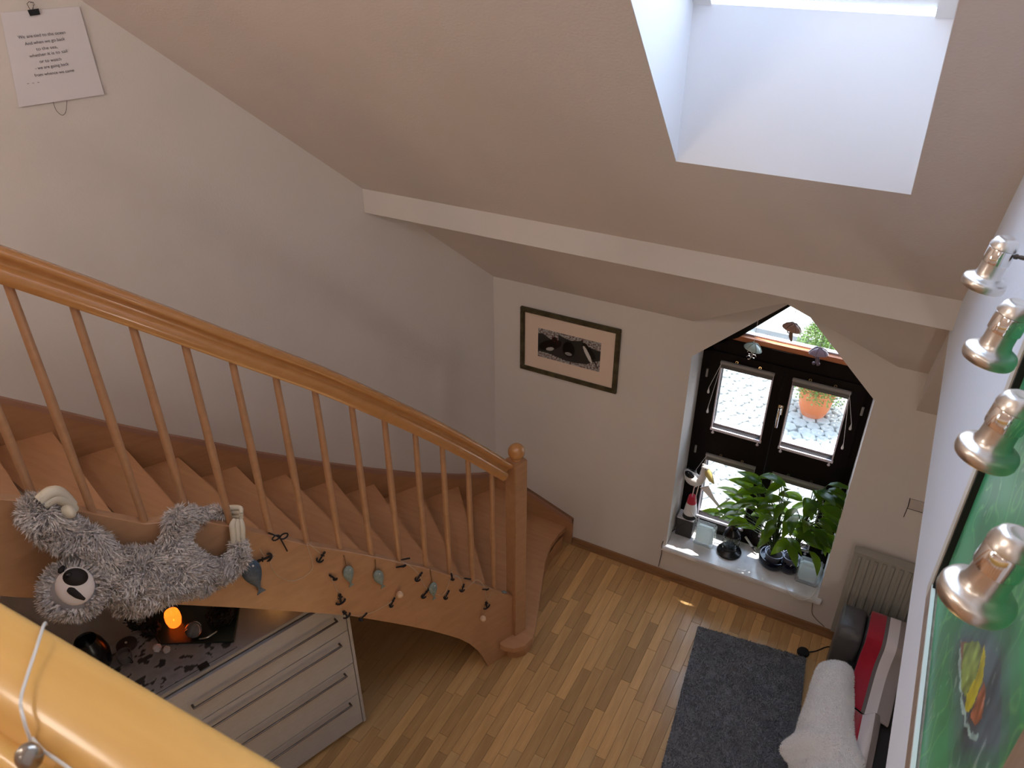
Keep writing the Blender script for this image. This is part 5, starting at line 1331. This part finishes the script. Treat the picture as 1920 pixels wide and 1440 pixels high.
# small black bow clipped to the balusters left of where the garland starts
mb = MB(); c = S(524, 1008, .045)
for s_, r_ in ((-1, .030), (1, .034)):
    mb.tube([c + SUv * (s_ * r_ * (1 + math.cos(a)) * .5 * 1.2) + Vector((0, 0, r_ * .45 * math.sin(a) + s_ * -.006)) for a in [math.pi + i * math.pi / 5 for i in range(10)]], .004, 6, closed=True)
mb.tube([c, S(538, 1034, .034)], .0035, 6); mb.tube([c, S(503, 1000, .034)], .0035, 6); tag(mb.build('ribbon_bow', ANC, None, smooth=True), 'black ribbon bow tied at a baluster foot right of the plush animal', 'bow')

# ================================================================== PLUSH ANIMAL hanging on the string
pl = thing('plush_sloth', 'shaggy grey plush sloth hanging on the stair balusters, head down at the left', 'plush toy', S(260, 1080, .12))
FURB = mat('grey_plush_skin', (0.34, 0.32, 0.32), 0.95)
FUR = bpy.data.materials.new('grey_plush_fur'); FUR.use_nodes = True; nt = FUR.node_tree; b_ = nt.nodes['Principled BSDF']; b_.inputs['Roughness'].default_value = .9; b_.inputs['Sheen Weight'].default_value = .3
tc_ = nt.nodes.new('ShaderNodeTexCoord'); nz = nt.nodes.new('ShaderNodeTexNoise'); nz.inputs['Scale'].default_value = 90; rp_ = nt.nodes.new('ShaderNodeValToRGB')
rp_.color_ramp.elements[0].position = .35; rp_.color_ramp.elements[1].position = .65; rp_.color_ramp.elements[0].color = (0.40, 0.365, 0.35, 1); rp_.color_ramp.elements[1].color = (0.84, 0.77, 0.74, 1)
nt.links.new(tc_.outputs['Object'], nz.inputs['Vector']); nt.links.new(nz.outputs['Fac'], rp_.inputs[0]); nt.links.new(rp_.outputs[0], b_.inputs['Base Color'])
CREAM = mat('cream_suede', (0.66, 0.60, 0.48), 0.8)


def sausage(mb, pts, n=4, seg=14):   # pts = [(Vector, radius)]
    c = catmull([p for p, r in pts], n); rr_ = np.interp(np.linspace(0, len(pts) - 1, len(c)), range(len(pts)), [r for p, r in pts])
    mb.tube(c, [float(v) for v in rr_], seg)


def skin(name, nodes, edges, m, parent):
    me = bpy.data.meshes.new(name); me.from_pydata([tuple(p - ORG[parent]) for p, r in nodes], edges, [])
    o = bpy.data.objects.new(name, me); COL.objects.link(o); o.parent = parent
    o.modifiers.new('skin', 'SKIN'); s = o.modifiers.new('sub', 'SUBSURF'); s.levels = 2; s.render_levels = 2
    for i, (p, r) in enumerate(nodes): me.skin_vertices[0].data[i].radius = (r, r)
    me.skin_vertices[0].data[0].use_root = True; me.materials.append(m); return o


nodes = [(S(275, 1086, .130), .118), (S(222, 1082, .122), .098), (S(330, 1070, .125), .106),
         (S(190, 1045, .105), .062), (S(145, 1010, .090), .060), (S(95, 988, .085), .062), (S(62, 966, .075), .048), (S(66, 948, .060), .036),
         (S(172, 1098, .130), .062),
         (S(326, 1018, .085), .055), (S(335, 975, .045), .045), (S(378, 966, -.045), .036), (S(412, 966, -.055), .028),
         (S(375, 1082, .105), .066), (S(418, 1070, .095), .050), (S(444, 1045, .080), .042), (S(447, 1020, .062), .030), (S(235, 1128, .125), .050)]
edges = [(0, 1), (0, 2), (1, 3), (3, 4), (4, 5), (5, 6), (6, 7), (1, 8), (2, 9), (9, 10), (10, 11), (11, 12), (2, 13), (13, 14), (14, 15), (15, 16), (0, 17)]
mb = MB()
for (a_, b_) in edges:
    (p0, r0), (p1, r1) = nodes[a_], nodes[b_]; n_ = 6
    for q in range(n_ + 1): mb.ball(p0.lerp(p1, q / n_), r0 + (r1 - r0) * q / n_, seg=12, rings=8)
bd = mb.build('body', FURB, pl)
md = bd.modifiers.new('remesh', 'REMESH'); md.mode = 'VOXEL'; md.voxel_size = 0.014; md.use_smooth_shade = True
md = bd.modifiers.new('smooth', 'SMOOTH'); md.factor = .8; md.iterations = 6
bpy.context.view_layer.update()
hc = S(137, 1106, .150)
hf = ray(137, 1106); tocam = -Vector(hf).normalized()
mb = MB(); mb.ball(hc, .098, (1.0, 1.0, 1.02), seg=24, rings=16); hdp = mb.build('head', FURB, pl, smooth=True)
fr = tocam.cross(Vector((0, 0, 1))).normalized(); fu = fr.cross(tocam).normalized(); fr = -fr   # right / up in the head's face plane


def HP(px, py, d):    # point on the face
    p = PL(np.array(tocam), float(Vector(tocam) @ (hc + tocam * d)), px, py); return p


RF = Matrix((fr, fu, tocam)).transposed()
mb = MB()
cf = HP(140, 1100, .072); mb.ball(cf, .070, (.95, 1.05, .52), R=RF, seg=24, rings=16); mb.build('face', mat('cream_plush_face', (0.78, 0.70, 0.66), 0.9), hdp, smooth=True)
DKP = mat('dark_brown_plush', (0.012, 0.008, 0.008), 0.75)
mb = MB(); Rn = RF @ Matrix.Rotation(-.55, 3, 'Z'); mb.ball(HP(141, 1083, .102), .047, (.92, .72, .50), R=Rn, seg=24, rings=16); mb.build('muzzle', DKP, hdp, smooth=True)
mb = MB(); mb.ball(HP(128, 1079, .121), .012, (1, .8, .6), R=RF); mb.build('nose', BLACK, hdp, smooth=True)
mb = MB(); sausage(mb, [(HP(127, 1106, .103), .008), (HP(134, 1109, .106), .014), (HP(145, 1117, .102), .012), (HP(158, 1124, .088), .006)]); mb.build('eye_patch', DKP, hdp, smooth=True)
mb = MB(); sausage(mb, [(HP(110, 1076, .085), .004), (HP(114, 1070, .085), .012), (HP(119, 1062, .080), .005)]); mb.build('eye_patch', DKP, hdp, smooth=True)


def okf(c, n):
    return (c - cf).length > .072 if True else True


tufts('fur', [bd], 26000, .036, .0034, FUR, pl, curl=.85, seed=12, down=.30, lay=.75)
tufts('fur', [hdp], 3600, .040, .0050, FUR, hdp, curl=.45, seed=13, filt=lambda c, n: (c - (hc + tocam * .098)).length > .080)
# claws
for segs in ([(72, 940), (92, 925), (112, 926), (135, 948)], [(80, 948), (100, 934), (118, 938), (138, 957)]):
    mb = MB(); sausage(mb, [(S(x, y, .085 - .01 * i), r) for i, ((x, y), r) in enumerate(zip(segs, (.020, .024, .024, .020)))]); mb.build('claw', CREAM, pl, smooth=True)
mb = MB(); mb.ball(S(128, 960, .105), .026, (1.3, .8, 1)); mb.build('claw_pad', CREAM, pl, smooth=True)
for dx in (-9, 0, 9):
    mb = MB(); sausage(mb, [(S(446 + dx * .9, 1018, .070), .012), (S(445 + dx, 1000, .062), .0135), (S(444 + dx, 985, .055), .0135), (S(445 + dx * .6, 975, .040), .010)]); mb.build('claw', CREAM, pl, smooth=True)
for dy in (-8, 0, 8):
    mb = MB(); sausage(mb, [(S(424, 962 + dy, -.055), .012), (S(436, 961 + dy, -.030), .014), (S(450, 962 + dy, -.005), .012), (S(452, 968 + dy * .6, .015), .008)]); mb.build('claw', CREAM, pl, smooth=True)
